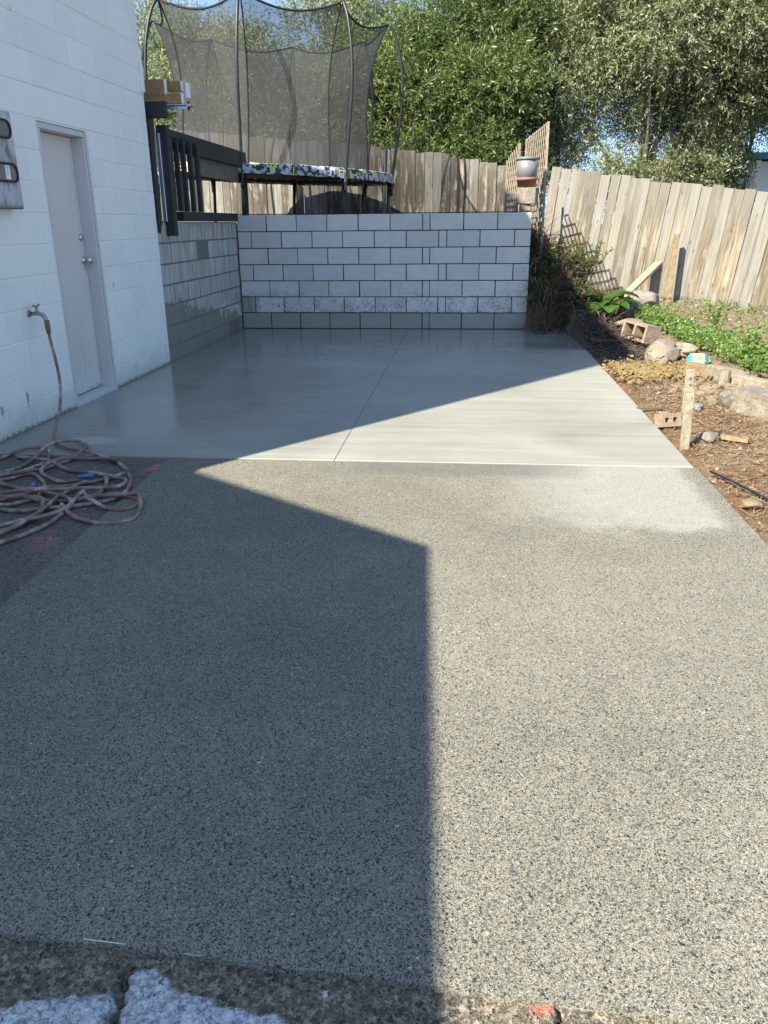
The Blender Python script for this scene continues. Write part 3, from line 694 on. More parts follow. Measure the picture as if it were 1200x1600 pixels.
# old side wall
ow = thing('side_wall', 'old stained grey block wall between the white house and the new wall', 'wall', (0, -1.4, 0)); OO = Vector((0, -1.4, 0))
b = MB().mm(-.19, -.0142, -2.75, .02, -.12, 1.318); b.v = [tuple(Vector(v)-OO) for v in b.v]; b.build('core', M['oldmortar'], ow)
for i in range(7):
    z0 = -.05+.196*i; z1 = z0+.196; y = -.004; cuts = [y]; y -= .4 if i % 2 else .2
    while y > -2.6: cuts.append(y); y -= .4
    cuts.append(-2.748)
    for ya, yb in zip(cuts, cuts[1:]):
        if ya-yb < .04: continue
        me = block_mesh('o', .04, ya-yb-.012, .196-.011, .005)
        if not me.materials: me.materials.append(M['oldblock'])
        link('block', me, None, ow, loc=Vector((-.0325+random.uniform(-.002, .002), (ya+yb)/2, (z0+z1)/2))-OO)

# ---------------------------------------------------------------- black balustrade, beam, timbers
bl = thing('black_balustrade', 'black stained timber balustrade with sloping topped pickets on the old block wall', 'balustrade', (0, -1.2, 1.32)); BO = Vector((0, -1.2, 1.32))
def bp_(b, name, **k):
    b.v = [tuple(Vector(v)-BO) for v in b.v]; return b.build(name, M['black'], bl, .004, **k)
bp_(MB().beam((.035, -2.44, 1.19), (.035, -2.44, 2.17), .09, .09, (0, 1, 0)), 'post')
bp_(MB().mm(-.06, -.012, -2.39, .70, 1.985, 2.172), 'top_rail')
w_ = MB().mm(-.105, -.07, -1.35, .70, 1.80, 1.995); w_.v = [tuple(Vector(v)-BO) for v in w_.v]; w_.build('lower_board', M['rail'], bl, .004)
bp_(MB().mm(-.055, -.014, .60, .70, 1.27, 1.98), 'end_post')
bp_(MB().mm(-.07, .03, -2.04, -.03, 1.325, 1.418), 'bottom_beam')
for y in (-2.255, -2.075, -1.88, -1.67, -1.44):
    b = MB(); b.add([(x, y+dy, z) for x in (-.010, .038) for dy, z in ((-.024, 1.42), (.024, 1.42), (.024, 2.11), (-.024, 2.055))], [(0, 1, 2, 3), (7, 6, 5, 4), (0, 4, 5, 1), (1, 5, 6, 2), (2, 6, 7, 3), (3, 7, 4, 0)])
    bp_(b, 'picket')
fr = thing('deck_beam', 'black deck beam on a post at the white house corner', 'beam', (-.05, -2.6, 1.3)); FO = Vector((-.05, -2.6, 1.3))
b = MB().mm(-1.8, .155, -2.66, -2.60, 2.21, 2.345); b.v = [tuple(Vector(v)-FO) for v in b.v]; b.build('beam', M['black'], fr, .004)
b = MB().mm(-.085, .005, -2.70, -2.61, 1.32, 2.205); b.v = [tuple(Vector(v)-FO) for v in b.v]; b.build('post', M['black'], fr, .004)
b = MB().mm(-.02, .02, -2.52, -2.48, 1.32, 2.10); b.v = [tuple(Vector(v)-FO) for v in b.v]; b.build('steel_post', M['steel'], fr, .004)
specs = [(.235, -2.72, 2.376, .092, .045, 'lowest brown timber of the stack with a white painted end'),
         (.085, -2.725, 2.471, .13, .045, 'short upper brown timber standing on the stack by the house corner'),
         (.20, -2.60, 2.494, .085, .045, 'rear upper brown timber of the stack behind the short one')]
for x1, y, z, h, w, lab in specs:
    t = thing('timber', lab, 'timber', (x1, y+.3, z), 'timbers stacked on the black beam')
    zb = -h/2
    MB().mm(-1.6, 0, -w/2, w/2, 0-.0, h).build('board', M['pine'], t, .003).location = (0, 0, -h/2+.02)
    MB().mm(.0005, .012, -w/2-.001, w/2+.001, 0, h).build('painted_end', M['whitepaint'], t, .002).location = (0, 0, -h/2+.02)
tag(MB().mm(-.03, .0, -.03, .03, -.065, .065).build('white_plate', M['whitepaint'], loc=(.285, -2.33, 2.47), bevel=.004), 'small white plate standing behind the timber ends', 'plate')
br = thing('steel_bracket', 'galvanised steel bracket sticking out under the stacked timbers', 'bracket', (.05, -2.45, 2.33))
MB().mm(-.35, .285, -.05, .05, -.012, .008).build('plate', M['steel'], br, .002); MB().mm(-.35, .255, -.05, -.044, -.035, .0).build('flange', M['steel'], br, .001)
MB().tube([(.255, 0, -.04), (.255, 0, .035)], .011, 6).build('bolt', M['darksteel'], br)

# ---------------------------------------------------------------- trampoline
tr = thing('trampoline', 'big round trampoline with black enclosure net and camouflage pad on the terrace', 'trampoline', (-.08, 2.30, 1.27))
tr.rotation_euler = (0, rad(2.4), 0)
RF, ZM = 1.77, .75
angs = [rad(-89+45*k) for k in range(8)]
def pol(a, r, z): return (r*math.cos(a), r*math.sin(a), z)
ring = [pol(2*math.pi*k/64, RF, ZM-.06) for k in range(65)]
MB().tube(ring, .024, 8, False).build('frame_ring', M['darksteel'], tr, smooth=True)
MB().lathe([(.001, ZM-.03), (1.48, ZM-.03), (1.48, ZM-.022), (.001, ZM-.022)], n=64).build('jump_mat', M['mat'], tr)
for k in range(16):        # pad segments
    a0, a1 = 2*math.pi*k/16, 2*math.pi*(k+1)/16; b = MB(); n = 5
    prof = [(1.44, ZM+.0), (1.46, ZM+.018), (1.79, ZM+.024), (1.825, ZM+.012), (1.835, ZM-.02), (1.832, ZM-.105), (1.822, ZM-.105), (1.81, ZM-.01), (1.46, ZM-.006)]
    vs = []; m = len(prof)
    for i in range(n+1):
        a = a0+.003+(a1-a0-.006)*i/n; vs += [pol(a, r, z+.004*math.sin(i*2.1+k)) for r, z in prof]
    fs = [(i*m+j, i*m+(j+1) % m, (i+1)*m+(j+1) % m, (i+1)*m+j) for i in range(n) for j in range(m)]+[tuple(range(m)), tuple(n*m+j for j in range(m))[::-1]]
    b.add(vs, fs); b.build('pad', M['camo'], tr)
for k, a in enumerate(angs):
    leg = MB().tube([pol(a, RF, -.10), pol(a, RF, ZM-.06)], .027, 8).build('leg', M['darksteel'], tr, smooth=True)
    path = [pol(a, RF+.045, ZM-.28), pol(a, RF+.05, ZM), pol(a, RF+.10, ZM+.45), pol(a, RF+.15, ZM+.95), pol(a, RF+.13, ZM+1.4), pol(a, RF+.04, ZM+1.78), pol(a, RF-.06, ZM+1.965)]
    MB().tube(smooth_path(path, 5), .021, 10).build('pole', M['darksteel'], tr, smooth=True)
    MB().tube([pol(a, RF+.02, ZM-.22), pol(a, RF+.05, ZM-.10)], .034, 8).build('pole_clamp', M['darksteel'], tr, smooth=True)
def net_pt(k, t, s):       # k-th panel, t across 0..1, s up 0..1
    a0, a1 = angs[k], angs[(k+1) % 8]+(2*math.pi if k == 7 else 0)
    a = a0+(a1-a0)*t
    rb = 1.46; rt_ = RF-.08
    r = rb+(rt_-rb)*s**4+(-.06)*math.sin(math.pi*s)
    chord = math.cos((a1-a0)/2)/math.cos(a-(a0+a1)/2)
    sag = 4*t*(1-t)
    r = r*(1+(chord-1)*s)*(1-.05*sag*s)
    ztop = ZM+1.955-.13*sag
    return pol(a, r, ZM+.02+(ztop-ZM-.02)*s)
for k in range(8):
    b = MB(); nt_, ns = 12, 18
    b.add([net_pt(k, i/nt_, j/ns) for j in range(ns+1) for i in range(nt_+1)], [(j*(nt_+1)+i, j*(nt_+1)+i+1, (j+1)*(nt_+1)+i+1, (j+1)*(nt_+1)+i) for j in range(ns) for i in range(nt_)])
    pn = b.build('net_panel', M['net'], tr, smooth=True)
    MB().tube([Vector(net_pt(k, i/12, 1)) for i in range(13)], .014, 6).build('top_binding', M['mat'], pn, smooth=True)
    MB().tube([Vector(net_pt(k, 0, j/18)) for j in range(19)], .011, 6).build('seam', M['mat'], pn, smooth=True)

# ---------------------------------------------------------------- fences
def fence(name, label, x0, x1, mat, zt, lean, wid, nrail=2):
    f = thing(name, label, 'fence', (x0, fence_y(x0), zfence(x0))); fo = Vector(f.location)
    d = Vector((1, -.3143, 0)).normalized(); nrm = Vector((d.y, -d.x, 0)); x = x0; i = 0
    slope = Vector((1, -.3143, -.129)).normalized(); upv = slope.cross(Vector((-nrm.x, -nrm.y, 0))).normalized()
    if upv.z < 0: upv = -upv
    upv = (Vector((0, 0, 1))*(1-lean)+upv*lean).normalized()
    while x < x1:
        w = wid*random.uniform(.94, 1.04); xc = x+w*d.x/2; zb, zt_ = zfence(xc)-.02, zt(xc)+random.uniform(-.022, .022)
        if abs(lean) < .5: zt_ += 0
        h = zt_-zb; dv = slope if lean > .5 else d; R = Matrix((dv, (-dv.cross(upv)).normalized()*-1, upv)).transposed()
        R = R @ Matrix.Rotation(random.uniform(-.005, .005), 3, 'Y')
        b = MB().box((0, 0, h/2), (w-random.uniform(.003, .007), .019, h))
        o = b.build('paling', mat, f, .002)
        o.matrix_local = Matrix.Translation(Vector((xc, fence_y(xc), zb))-fo+nrm*random.uniform(-.011, .011)-upv*0) @ R.to_4x4()
        x += w*(slope.x if lean > .5 else d.x); i += 1
    for fr_ in (.25, .8):
        a, c = Vector((x0, fence_y(x0), zfence(x0)+(zt(x0)-zfence(x0))*fr_))-nrm*.045, Vector((x1, fence_y(x1), zfence(x1)+(zt(x1)-zfence(x1))*fr_))-nrm*.045
        MB().beam(a-fo, c-fo, .05, .09).build('rail', M['rail'], f, .003)
    return f
ztop = lambda x: lin(x, [-5, 1.348, 2.549, 3.581, 4.073, 5.483, 6.36, 7.154, 10.5], [3.25, 2.474, 2.319, 2.101, 2.084, 1.85, 1.756, 1.65, 1.25])
fence('dark_fence', 'dark weathered paling fence with pale lichen behind the trampoline terrace', -3.6, 3.98, M['fback'], ztop, 0, .152)
fence('pale_fence', 'sun bleached leaning paling fence behind the rubble garden', 4.0, 9.6, M['fright'], ztop, 1., .150)

# ---------------------------------------------------------------- pots, trellis, stakes
tag(MB().box((0, 0, .04), (.13, .12, .076)).build('hollow_block', M['concrete'], bevel=.005, loc=(3.60, .12, 1.41)), 'small grey block on the wall end, beneath the larger block', 'block')
cb = tag(MB().box((0, 0, .095), (.235, .20, .185), Matrix.Rotation(rad(-14), 3, 'Z')).build('concrete_block', M['chunk'], bevel=.006, loc=(3.62, .13, 1.489)), 'square concrete block carrying the two flower pots', 'block')
tp = thing('terracotta_pot', 'wide terracotta pot with the grey pot stacked inside', 'pot', (3.605, .14, 1.678))
MB().lathe([(.098, 0), (.104, .0), (.118, .080), (.124, .080), (.124, .112), (.114, .112), (.112, .08), (.095, .012)], n=32).build('body', M['terra'], tp, smooth=True)
gp = thing('grey_pot', 'tall grey plastic bucket pot standing in the terracotta pot', 'pot', (3.605, .14, 1.74))
MB().lathe([(.108, 0), (.112, 0), (.134, .27), (.128, .27), (.108, .01)], n=36).build('body', M['bucket'], gp, smooth=True)
MB().lathe([(.131, .245), (.143, .247), (.143, .272), (.138, .276), (.128, .274), (.128, .25)], n=36).build('rim', M['bucket'], gp, smooth=True)
def trellis(name, label, a, c, zb0, zb1, zt0, zt1, pitch=.115):
    a, c = Vector((*a, 0)), Vector((*c, 0)); L = (c-a).length; d = (c-a)/L; t = thing(name, label, 'trellis', a); nrm = Vector((-d.y, d.x, 0))
    P = lambda u, z, o=0: d*u+nrm*o+Vector((0, 0, z))
    zb, zt_ = (lambda u: zb0+(zb1-zb0)*u/L), (lambda u: zt0+(zt1-zt0)*u/L)
    for u in (0, L): MB().beam(P(u, zb(u)), P(u, zt_(u)), .03, .02, d).build('stile', M['lattice'], t)
    H = max(zt0, zt1)-min(zb0, zb1); z00 = min(zb0, zb1); b = MB()
    for s, o in ((1, .006), (-1, -.006)):
        k = -H-L
        while k < H+L:
            pts = []
            for i in range(161):
                u = L*i/160; z = z00+(s*u+k if s > 0 else L-u+k)
                if zb(u) <= z <= zt_(u): pts.append((u, z))
            if len(pts) > 2: b.beam(P(pts[0][0], pts[0][1], o), P(pts[-1][0], pts[-1][1], o), .009, .024, nrm.cross(Vector((0, 0, 1))))
            k += pitch*1.414
    struct(b.build('lattice', M['lattice'], t), 'stuff')
trellis('trellis', 'tall weathered diamond trellis beside the wall end, behind the pots', (3.84, .30), (3.71, 2.2), .45, 1.0, 2.42, 2.40)
trellis('trellis', 'shorter trellis panel on the terrace, on the trampoline side of the pots', (3.515, .42), (3.41, 1.3), 1.28, 1.2, 2.20, 2.06, .11)
tag(MB().tube([(0, 0, 0), (.0, .0, .45), (-.008, 0, .86)], .012, 8).build('rusty_stake', M['rust'], loc=(2.77, .45, 1.27)), 'thin rusty stake standing before the dark fence', 'stake')

fs_ = thing('fence_stake', 'upright square timber stake leaning before the pale fence', 'stake', (5.93, 2.28, -.02))
b = MB().beam((0, 0, -.1), (.035, .02, 1.12), .075, .055, (0, 1, 0)); b.build('post', M['weathered'], fs_, .004)
tag(MB().beam((0, 0, 0), (.66, .75, .49), .13, .045, (-.3, -.3, .9)).build('leaning_plank', M['bleached'], loc=(5.17, 1.88, .20), bevel=.004), 'pale plank leaning from the boulder up against the fence', 'plank')
pg = thing('timber_peg', 'pale notched timber peg standing upright at the slab edge', 'peg', (4.262, -5.60, -.03)); pg.rotation_euler = (0, rad(-1.2), 0)
MB().box((0, 0, .15), (.052, .026, .44)).build('lower_board', M['bleached'], pg, .002); MB().box((-.004, .024, .36), (.05, .02, .26)).build('upper_board', M['bleached'], pg, .002)
b = MB()
for z in (.40, .44, .335, .30): b.box((random.uniform(-.012, .012), .012, z), (.014, .004, .012))
struct(b.build('notch', M['rust'], pg), 'stuff')

# ---------------------------------------------------------------- rocks and rubble
def rock_mesh(name, sx, sy, sz, seed, rough=.35, sub=4):
    bm = bmesh.new(); bmesh.ops.create_icosphere(bm, subdivisions=sub, radius=.5)
    pr = random.Random(seed*17+3); planes = []
    while len(planes) < 13:
        pn = Vector((pr.gauss(0, 1), pr.gauss(0, 1), pr.gauss(0, 1))).normalized(); planes.append((pn, pr.uniform(.27, .42)))
    for v in bm.verts:
        n = v.co.normalized(); q = n*1.3+Vector((seed*3.7, seed*1.3, 0))
        k = 1+rough*mnoise.noise(q)+rough*.55*mnoise.noise(q*2.7)+rough*.4*(abs(mnoise.noise(q*5))-.25)+rough*.2*mnoise.noise(q*11)
        c = n*.5*k; 
        for pn, pd in planes:
            e = c.dot(pn)-pd
            if e > 0: c = c-pn*e*.9
        c = c*(1.12+.05*mnoise.noise(q*8))
        v.co = Vector((c.x*sx, c.y*sy, c.z*sz))
    me = bpy.data.meshes.new(name); bm.to_mesh(me); bm.free(); return me
def rock(name, label, cat, x, y, size, seed, mat, rz=0, dz=.35, rough=.35, group=None):
    o = link(name, rock_mesh(name, *size, seed, rough), mat, smooth=True, loc=(x, y, terrain(x, y)+size[2]*dz)); o.rotation_euler = (0, 0, rz)
    return tag(o, label, cat, group)
rock('boulder', 'round grey boulder at the foot of the leaning plank', 'boulder', 5.30, .78, (.44, .38, .34), 1, M['rock'], .3)
rock('boulder', 'dark shaded boulder beside the broad leaved plant', 'boulder', 4.97, .12, (.40, .34, .28), 2, M['rock'], 1.)
rock('boulder', 'jagged pale rock next to the hollow block', 'boulder', 4.84, -2.26, (.46, .36, .26), 3, M['concrete'], .8, .3, .75)
rock('boulder', 'brownish rock between the jagged rock and the cement bag', 'boulder', 5.06, -2.12, (.42, .34, .20), 4, M['concrete'], .2, .3, .6)
rock('boulder', 'low rock between the big leaves and the hollow block', 'boulder', 4.86, -.62, (.30, .36, .20), 5, M['concrete'], .5, .35, .3)
rock('rubble_lump', 'white broken lump beside the long concrete chunk', 'rubble', 4.86, -4.42, (.17, .16, .17), 6, M['chunk'], .2, .4)
rock('rubble_lump', 'grey white stone lying on the brown soil near the peg', 'rubble', 4.45, -5.42, (.15, .10, .07), 7, M['chunk'], .7, .4)
rock('rubble_lump', 'pale rounded stone by the driveway edge', 'rubble', 4.33, -6.62, (.10, .09, .06), 8, M['lime'], 0, .4)
# concrete chunk
b = MB().box((0, 0, .08), (.30, .62, .17)); me = b.mesh('concrete_chunk')
bm = bmesh.new(); bm.from_mesh(me); bmesh.ops.subdivide_edges(bm, edges=bm.edges[:], cuts=7, use_grid_fill=True)
for v in bm.verts: v.co += Vector([.022*mnoise.noise(v.co*9+Vector((k*5, 0, 0))) for k in range(3)])
bm.to_mesh(me); bm.free()
o = link('concrete_chunk', me, M['chunk'], loc=(5.10, -4.62, -.04)); o.rotation_euler = (0, .05, rad(28)); tag(o, 'long broken slab of pale concrete by the timber edging', 'concrete chunk')
# hollow block
def hollow(name, label, loc, rot, mat, L=.39, W=.19, H=.19):
    b = MB(); t = .03
    b.mm(-L/2, L/2, -W/2, -W/2+t, 0, H); b.mm(-L/2, L/2, W/2-t, W/2, 0, H)
    for x in (-L/2, -t/2, L/2-t): b.mm(x, x+t, -W/2+t, W/2-t, 0, H)
    o = b.build(name, mat, loc=loc); o.rotation_euler = rot; return tag(o, label, 'block')
hollow('hollow_cinder_block', 'hollow concrete block lying on its side above the dark mulch', (4.88, -1.42, .14), (rad(80), rad(4), rad(-62)), M['brick'])
hollow('brick_piece', 'small hollow brick lying against the peg', (4.27, -5.02, .02), (rad(75), 0, rad(20)), M['brick'], .15, .09, .08)
# timber edging
for (a, c, w, h, m_, lab) in [((4.93, -2.98, .035), (5.12, -3.30, .03), 0.09, .10, 'weathered', 'short brown edging timber beside the cement bag'),
                          ((5.06, -3.22, .045), (5.22, -3.62, .04), .10, .12, 'bleached', 'pale edging timber in front of the weeds, middle of the row'),
                          ((5.14, -3.66, .045), (5.32, -4.05, .045), .09, .11, 'bleached', 'thick edging timber behind the concrete chunk'),
                          ((5.28, -4.02, .05), (5.52, -4.6, .05), 0.09, .11, 'weathered', 'edging timber beyond the concrete chunk, last of the row')]:
    o = MB().beam((0, 0, 0), Vector(c)-Vector(a), w, h).build('edging_timber', M[m_], bevel=.006, loc=a); tag(o, lab, 'timber', 'garden edging timbers')
tag(MB().tube([(0, 0, -.05), (0, 0, .13)], .045, 12).build('edging_peg', M['bleached'], loc=(5.05, -3.66, 0)), 'round timber peg holding the garden edging', 'peg')
for x, y, L, w, t, rz, tilt, mt, lab in [(4.35, -4.72, .19, .075, .018, 1.2, .25, 'weathered', 'short brown board scrap leaning on the hollow brick'),
       (4.62, -5.38, .17, .055, .022, -.45, .03, 'weathered', 'small brown offcut beside the grey white stone'),
       (4.82, -6.25, .24, .07, .02, .6, .05, 'weathered', 'weathered offcut in the soil near the driveway edge'),
       (4.27, -4.55, .20, .03, .012, .3, .05, 'frond', 'thin dark stick beside the brown board scrap')]:
    o = MB().box((0, 0, 0), (L, w, t)).build('wood_scrap', M[mt], bevel=.002, loc=(x, y, terrain(x, y)+.025)); o.rotation_euler = (0, tilt, rz); tag(o, lab, 'wood scrap')
# cement bag
bg_ = thing('cement_bag', 'crumpled white and green plastic bag behind the timber edging', 'bag', (5.07, -2.72, terrain(5.07, -2.72)+.06))
me = rock_mesh('sack', .24, .17, .17, 21, .45, 4); link('sack', me, M['bag'], bg_, True); me.materials.append(M['green']); me.materials.append(M['ochre'])
for p in me.polygons:
    c = p.center; k = mnoise.noise(c*14+Vector((3, 1, 2)))
    p.material_index = 1 if (c.x < -.055 or (c.x > .07 and k > -.1)) else (2 if (c.z > .03 and k > .2) else 0)
# sand heap
me = rock_mesh('sand_heap', .85, .50, .14, 31, .35, 5)
for v in me.vertices:
    v.co += Vector((0, 0, .012*mnoise.noise(v.co*22)+.008*mnoise.noise(v.co*55)))
o = link('sand_heap', me, M['sand'], smooth=True, loc=(4.56, -2.98, -.035)); o.rotation_euler = (0, 0, rad(-38)); tag(o, 'low heap of yellow sand spilling toward the slab edge', 'sand heap', kind='stuff')

def scatter(name, n, region, size, mat, seed, zoff=0, flat=.6, sub=1, power=2.2, zf=None):
    """many small stones in one stuff mesh"""
    r = random.Random(seed); V = []; F = []
    base = rock_mesh('tmp', 1, 1, flat, seed, .4, sub); bv = [v.co.copy() for v in base.vertices]; bf = [tuple(p.vertices) for p in base.polygons]; bpy.data.meshes.remove(base)
    for i in range(n):
        x, y = region(r); s = size[0]+(size[1]-size[0])*r.random()**power; R = Matrix.Rotation(r.random()*6.28, 3, 'Z') @ Matrix.Rotation(r.uniform(-.5, .5), 3, 'X'); o = len(V); z = (zf or terrain)(x, y)+s*.15+zoff
        st = Vector((r.uniform(.7, 1.3), r.uniform(.7, 1.2), 1))
        V += [tuple((R @ Vector((v.x*st.x, v.y*st.y, v.z)))*s+Vector((x, y, z))) for v in bv]; F += [tuple(k+o for k in f) for f in bf]
    me = bpy.data.meshes.new(name); me.from_pydata(V, [], F); return struct(link(name, me, mat), 'stuff')
band = lambda r: (4.24+abs(r.gauss(0, .28)), r.uniform(-7.4, -2.6))
wide = lambda r: (r.uniform(4.25, 5.1), r.uniform(-7.4, -3.0))
yardr = lambda r: (r.uniform(5.2, 8.5), r.uniform(-4, 2.4))
scatter('pale_gravel', 260, band, (.006, .035), M['lime'], 3); scatter('white_chips', 130, band, (.006, .045), M['chunk'], 4)
scatter('rubble_chips', 260, wide, (.005, .04), M['lime'], 5); scatter('sandy_rubble', 200, lambda r: (r.gauss(4.86, .12), r.gauss(-3.75, .3)), (.02, .10), M['lime'], 6)
scatter('brown_clods', 1500, wide, (.005, .03), M['clod'], 8); scatter('sand_clods', 1500, lambda r: (4.56+r.gauss(0, .26), -2.98+r.gauss(0, .24)), (.008, .05), M['sand'], 9, .035)
scatter('yard_stones', 500, yardr, (.01, .05), M['lime'], 10); scatter('fence_foot_stones', 60, lambda r: ((lambda x: (x, fence_y(x)-abs(r.gauss(.2, .12))))(r.uniform(5.3, 8.0))), (.04, .13), M['rock'], 11)
scatter('mulch_lumps', 700, lambda r: (r.uniform(4.22, 4.8), r.uniform(-2.3, .3)), (.015, .07), M['twig'], 12)

scatter('loose_grit', 420, lambda r: ((lambda x: (x, -9.36-.043*(x-2.04)-abs(r.gauss(0, .05))))(r.uniform(1.9, 3.55))), (.002, .009), M['lime'], 13, zf=lambda x, y: -.018)
scatter('loose_grit', 160, lambda r: (r.uniform(1.9, 3.5), r.uniform(-9.36, -8.6)), (.0015, .005), M['chunk'], 14, zf=lambda x, y: -.004)
# straw and twigs: thin curved strips
def strips(name, n, region, L, w, mat, seed, lift=.02, curl=.3, updir=0., sub=3, zf=None):
    r = random.Random(seed); V = []; F = []
    for i in range(n):
        x, y = region(r); z = (zf or terrain)(x, y)+r.random()*lift; a = r.random()*6.283; l = L[0]+(L[1]-L[0])*r.random(); c = r.uniform(-curl, curl); pit = r.uniform(-.15, .35)+updir*r.random(); ww = w*r.uniform(.6, 1.3)
        p = Vector((x, y, z)); o = len(V)
        for k in range(sub+1):
            d = Vector((math.cos(a)*math.cos(pit), math.sin(a)*math.cos(pit), math.sin(pit))); sd_ = Vector((-math.sin(a), math.cos(a), r.uniform(-.4, .4)))*ww*(1-.6*k/sub)
            V += [tuple(p-sd_), tuple(p+sd_)]; p = p+d*(l/sub); a += c; pit -= (updir*.5+.15)*r.random()
        F += [(o+2*k, o+2*k+1, o+2*k+3, o+2*k+2) for k in range(sub)]
    me = bpy.data.meshes.new(name); me.from_pydata(V, [], F); return struct(link(name, me, mat), 'stuff')
strips('dry_straw', 5200, lambda r: (r.uniform(4.3, 5.3), r.uniform(-7.2, -3.4)), (.03, .12), .0026, M['straw'], 21)
strips('dry_straw', 3600, yardr, (.04, .16), .004, M['straw'], 22)
strips('dead_frond_litter', 2600, lambda r: (3.72+abs(r.gauss(.0, .45)), r.gauss(.15, .32)), (.12, .45), .006, M['frond'], 23, .12, .3, .8)
strips('dead_frond_litter', 900, lambda r: (r.gauss(4.45, .28), r.gauss(-1.0, .55)), (.08, .3), .005, M['twig'], 24, .07, .35, .4)
def face(r): return (r.uniform(3.69, 4.3), r.gauss(.03, .05))
strips('dead_frond_bank', 900, face, (.10, .38), .005, M['frond'], 25, .0, .25, -1.1, 4, lambda x, y: random.uniform(.02, .62)*sst(4.35, 3.9, x)+.03)
strips('dead_frond_bank', 500, face, (.10, .30), .004, M['straw'], 26, .0, .25, -.9, 4, lambda x, y: random.uniform(.1, .62)*sst(4.35, 3.9, x)+.03)
rt_ = thing('root_tangle', 'black curling roots and cable lying on the dark mulch', 'roots', (4.55, -1.3, .05))
for k in range(9):
    r = random.Random(50+k); x, y = 4.35+r.random()*.4, -2.0+k*.17; P = []
    a = r.random()*6.28
    for i in range(9): P.append((x-4.55, y+1.3, terrain(max(x, 4.22), y)+.02+.05*abs(math.sin(i*1.3+k)))); a += r.uniform(-.7, .7); x = min(max(x+.08*math.cos(a), 4.24), 4.85); y += .08*math.sin(a)
    MB().tube(smooth_path(P, 4), r.uniform(.006, .011), 6).build('root', M['twig'], rt_, smooth=True)
tag(MB().tube(smooth_path([(0, 0, .02), (.08, -.3, .03), (.16, -.55, .02), (.13, -.8, .025), (.2, -1.1, .02)], 6), .007, 6).build('black_cable', M['rubber'], loc=(4.28, -6.1, -.03), smooth=True), 'thin dark cable along the soil by the driveway edge', 'cable')
rock('rubble_lump', 'striped crumpled grey rag behind the peg', 'rag', 4.62, -4.48, (.10, .08, .05), 15, M['bucket'], .4, .4, .6)

# ---------------------------------------------------------------- plants
def leaf_quads(P, D, N, L, W):
    """P base points, D directions, N side vectors (n,3); folded rhombus leaves"""
    L = L[:, None]; W = W[:, None]
    a = P; c = P+D*L; m = P+D*L*.45; b = m+N*W; d = m-N*W
    return np.stack([a, b, c, d], 1).reshape(-1, 3)
def unit(v): return v/np.maximum(np.linalg.norm(v, axis=1, keepdims=True), 1e-9)
def crown(name, clumps, n_shoot, per, L, W, mat, seed, upb=.5, shoot=(.3, .6), spread=.8, droop=0., parent=None):
    r = np.random.default_rng(seed); C = np.array([c[:3] for c in clumps]); Rr = np.array([c[3] for c in clumps])
    wgt = Rr**2; idx = r.choice(len(C), n_shoot, p=wgt/wgt.sum())
    u = unit(r.normal(size=(n_shoot, 3))); rad_ = Rr[idx]*(.35+.6*r.random(n_shoot)**.6)
    O_ = C[idx]+u*rad_[:, None]*np.array([1, 1, .9])
    D = unit(u*.9+np.array([0, 0, upb])+r.normal(size=(n_shoot, 3))*.35)
    SL = r.uniform(shoot[0], shoot[1], n_shoot)
    t = (np.arange(per)+.5)/per
    P = O_[:, None, :]+D[:, None, :]*(SL[:, None]*t[None])[:, :, None]
    P[:, :, 2] -= droop*(SL[:, None]*t[None])**2
    P = P.reshape(-1, 3); n = len(P); Dd = np.repeat(D, per, 0)
    side = unit(np.cross(Dd, r.normal(size=(n, 3))))
    ld = unit(Dd*(1-spread*.5)+side*spread+r.normal(size=(n, 3))*.2-np.array([0, 0, droop*.5]))
    nn = unit(np.cross(ld, r.normal(size=(n, 3))))
    V = leaf_quads(P, ld, nn, L*r.uniform(.65, 1.25, n), W*r.uniform(.7, 1.2, n))
    me = fast_mesh(name, V, None)
    return link(name, me, mat, parent)
def clumps_in(seed, n, c, ax_, r0, r1, shell=.55, zmin=-9):
    r = random.Random(seed); out = []
    while len(out) < n:
        v = Vector((r.gauss(0, 1), r.gauss(0, 1), r.gauss(0, 1))).normalized()*(shell+(1-shell)*r.random())
        p = (c[0]+v.x*ax_[0], c[1]+v.y*ax_[1], c[2]+v.z*ax_[2])
        if p[2] > zmin: out.append((*p, r.uniform(r0, r1)))
    return out
def limbs(parent, base, top, clumps, r0, seed, n=9, name='trunk', lean=(0, 0)):
    r = random.Random(seed); base, top = Vector(base), Vector(top); b = MB()
    mid = (base+top)/2+Vector((lean[0], lean[1], 0)); path = smooth_path([base, mid, top], 6)
    b.tube(path, [r0*(1-.6*i/(len(path)-1)) for i in range(len(path))], 10)
    for c in r.sample(clumps, min(n, len(clumps))):
        k = r.randint(len(path)//4, len(path)-2); s = path[k]; e = Vector(c[:3]); m = s.lerp(e, .5)+Vector((r.uniform(-.15, .15), r.uniform(-.15, .15), .12))
        q = smooth_path([s, m, e], 5); b.tube(q, [r0*.42*(1-.85*i/(len(q)-1)) for i in range(len(q))], 6)
    o = b.build(name, M['trunk'], parent, smooth=True); return o
def tree(name, label, x, y, zc, ax_, ncl, cr, nsh, per, L, W, mat, seed, upb, spread=.8, droop=0., trunk=.10, lean=(0, 0), shell=.5, shoot=(.3, .6), zmin=-9, top=None):
    z0 = terrain(x, y); t = thing(name, label, 'tree', (x, y, z0), 'trees beyond the fence')
    cl = clumps_in(seed, ncl, (0, 0, zc-z0), ax_, *cr, shell, zmin-z0)
    crown('crown', cl, nsh, per, L, W, M[mat], seed, upb, shoot, spread, droop, t)
    limbs(t, (0, 0, -.1), (lean[0], lean[1], zc-z0+(.3 if top is None else top)), cl, trunk, seed, 12)
    return t
N = 'trees beyond the fence'
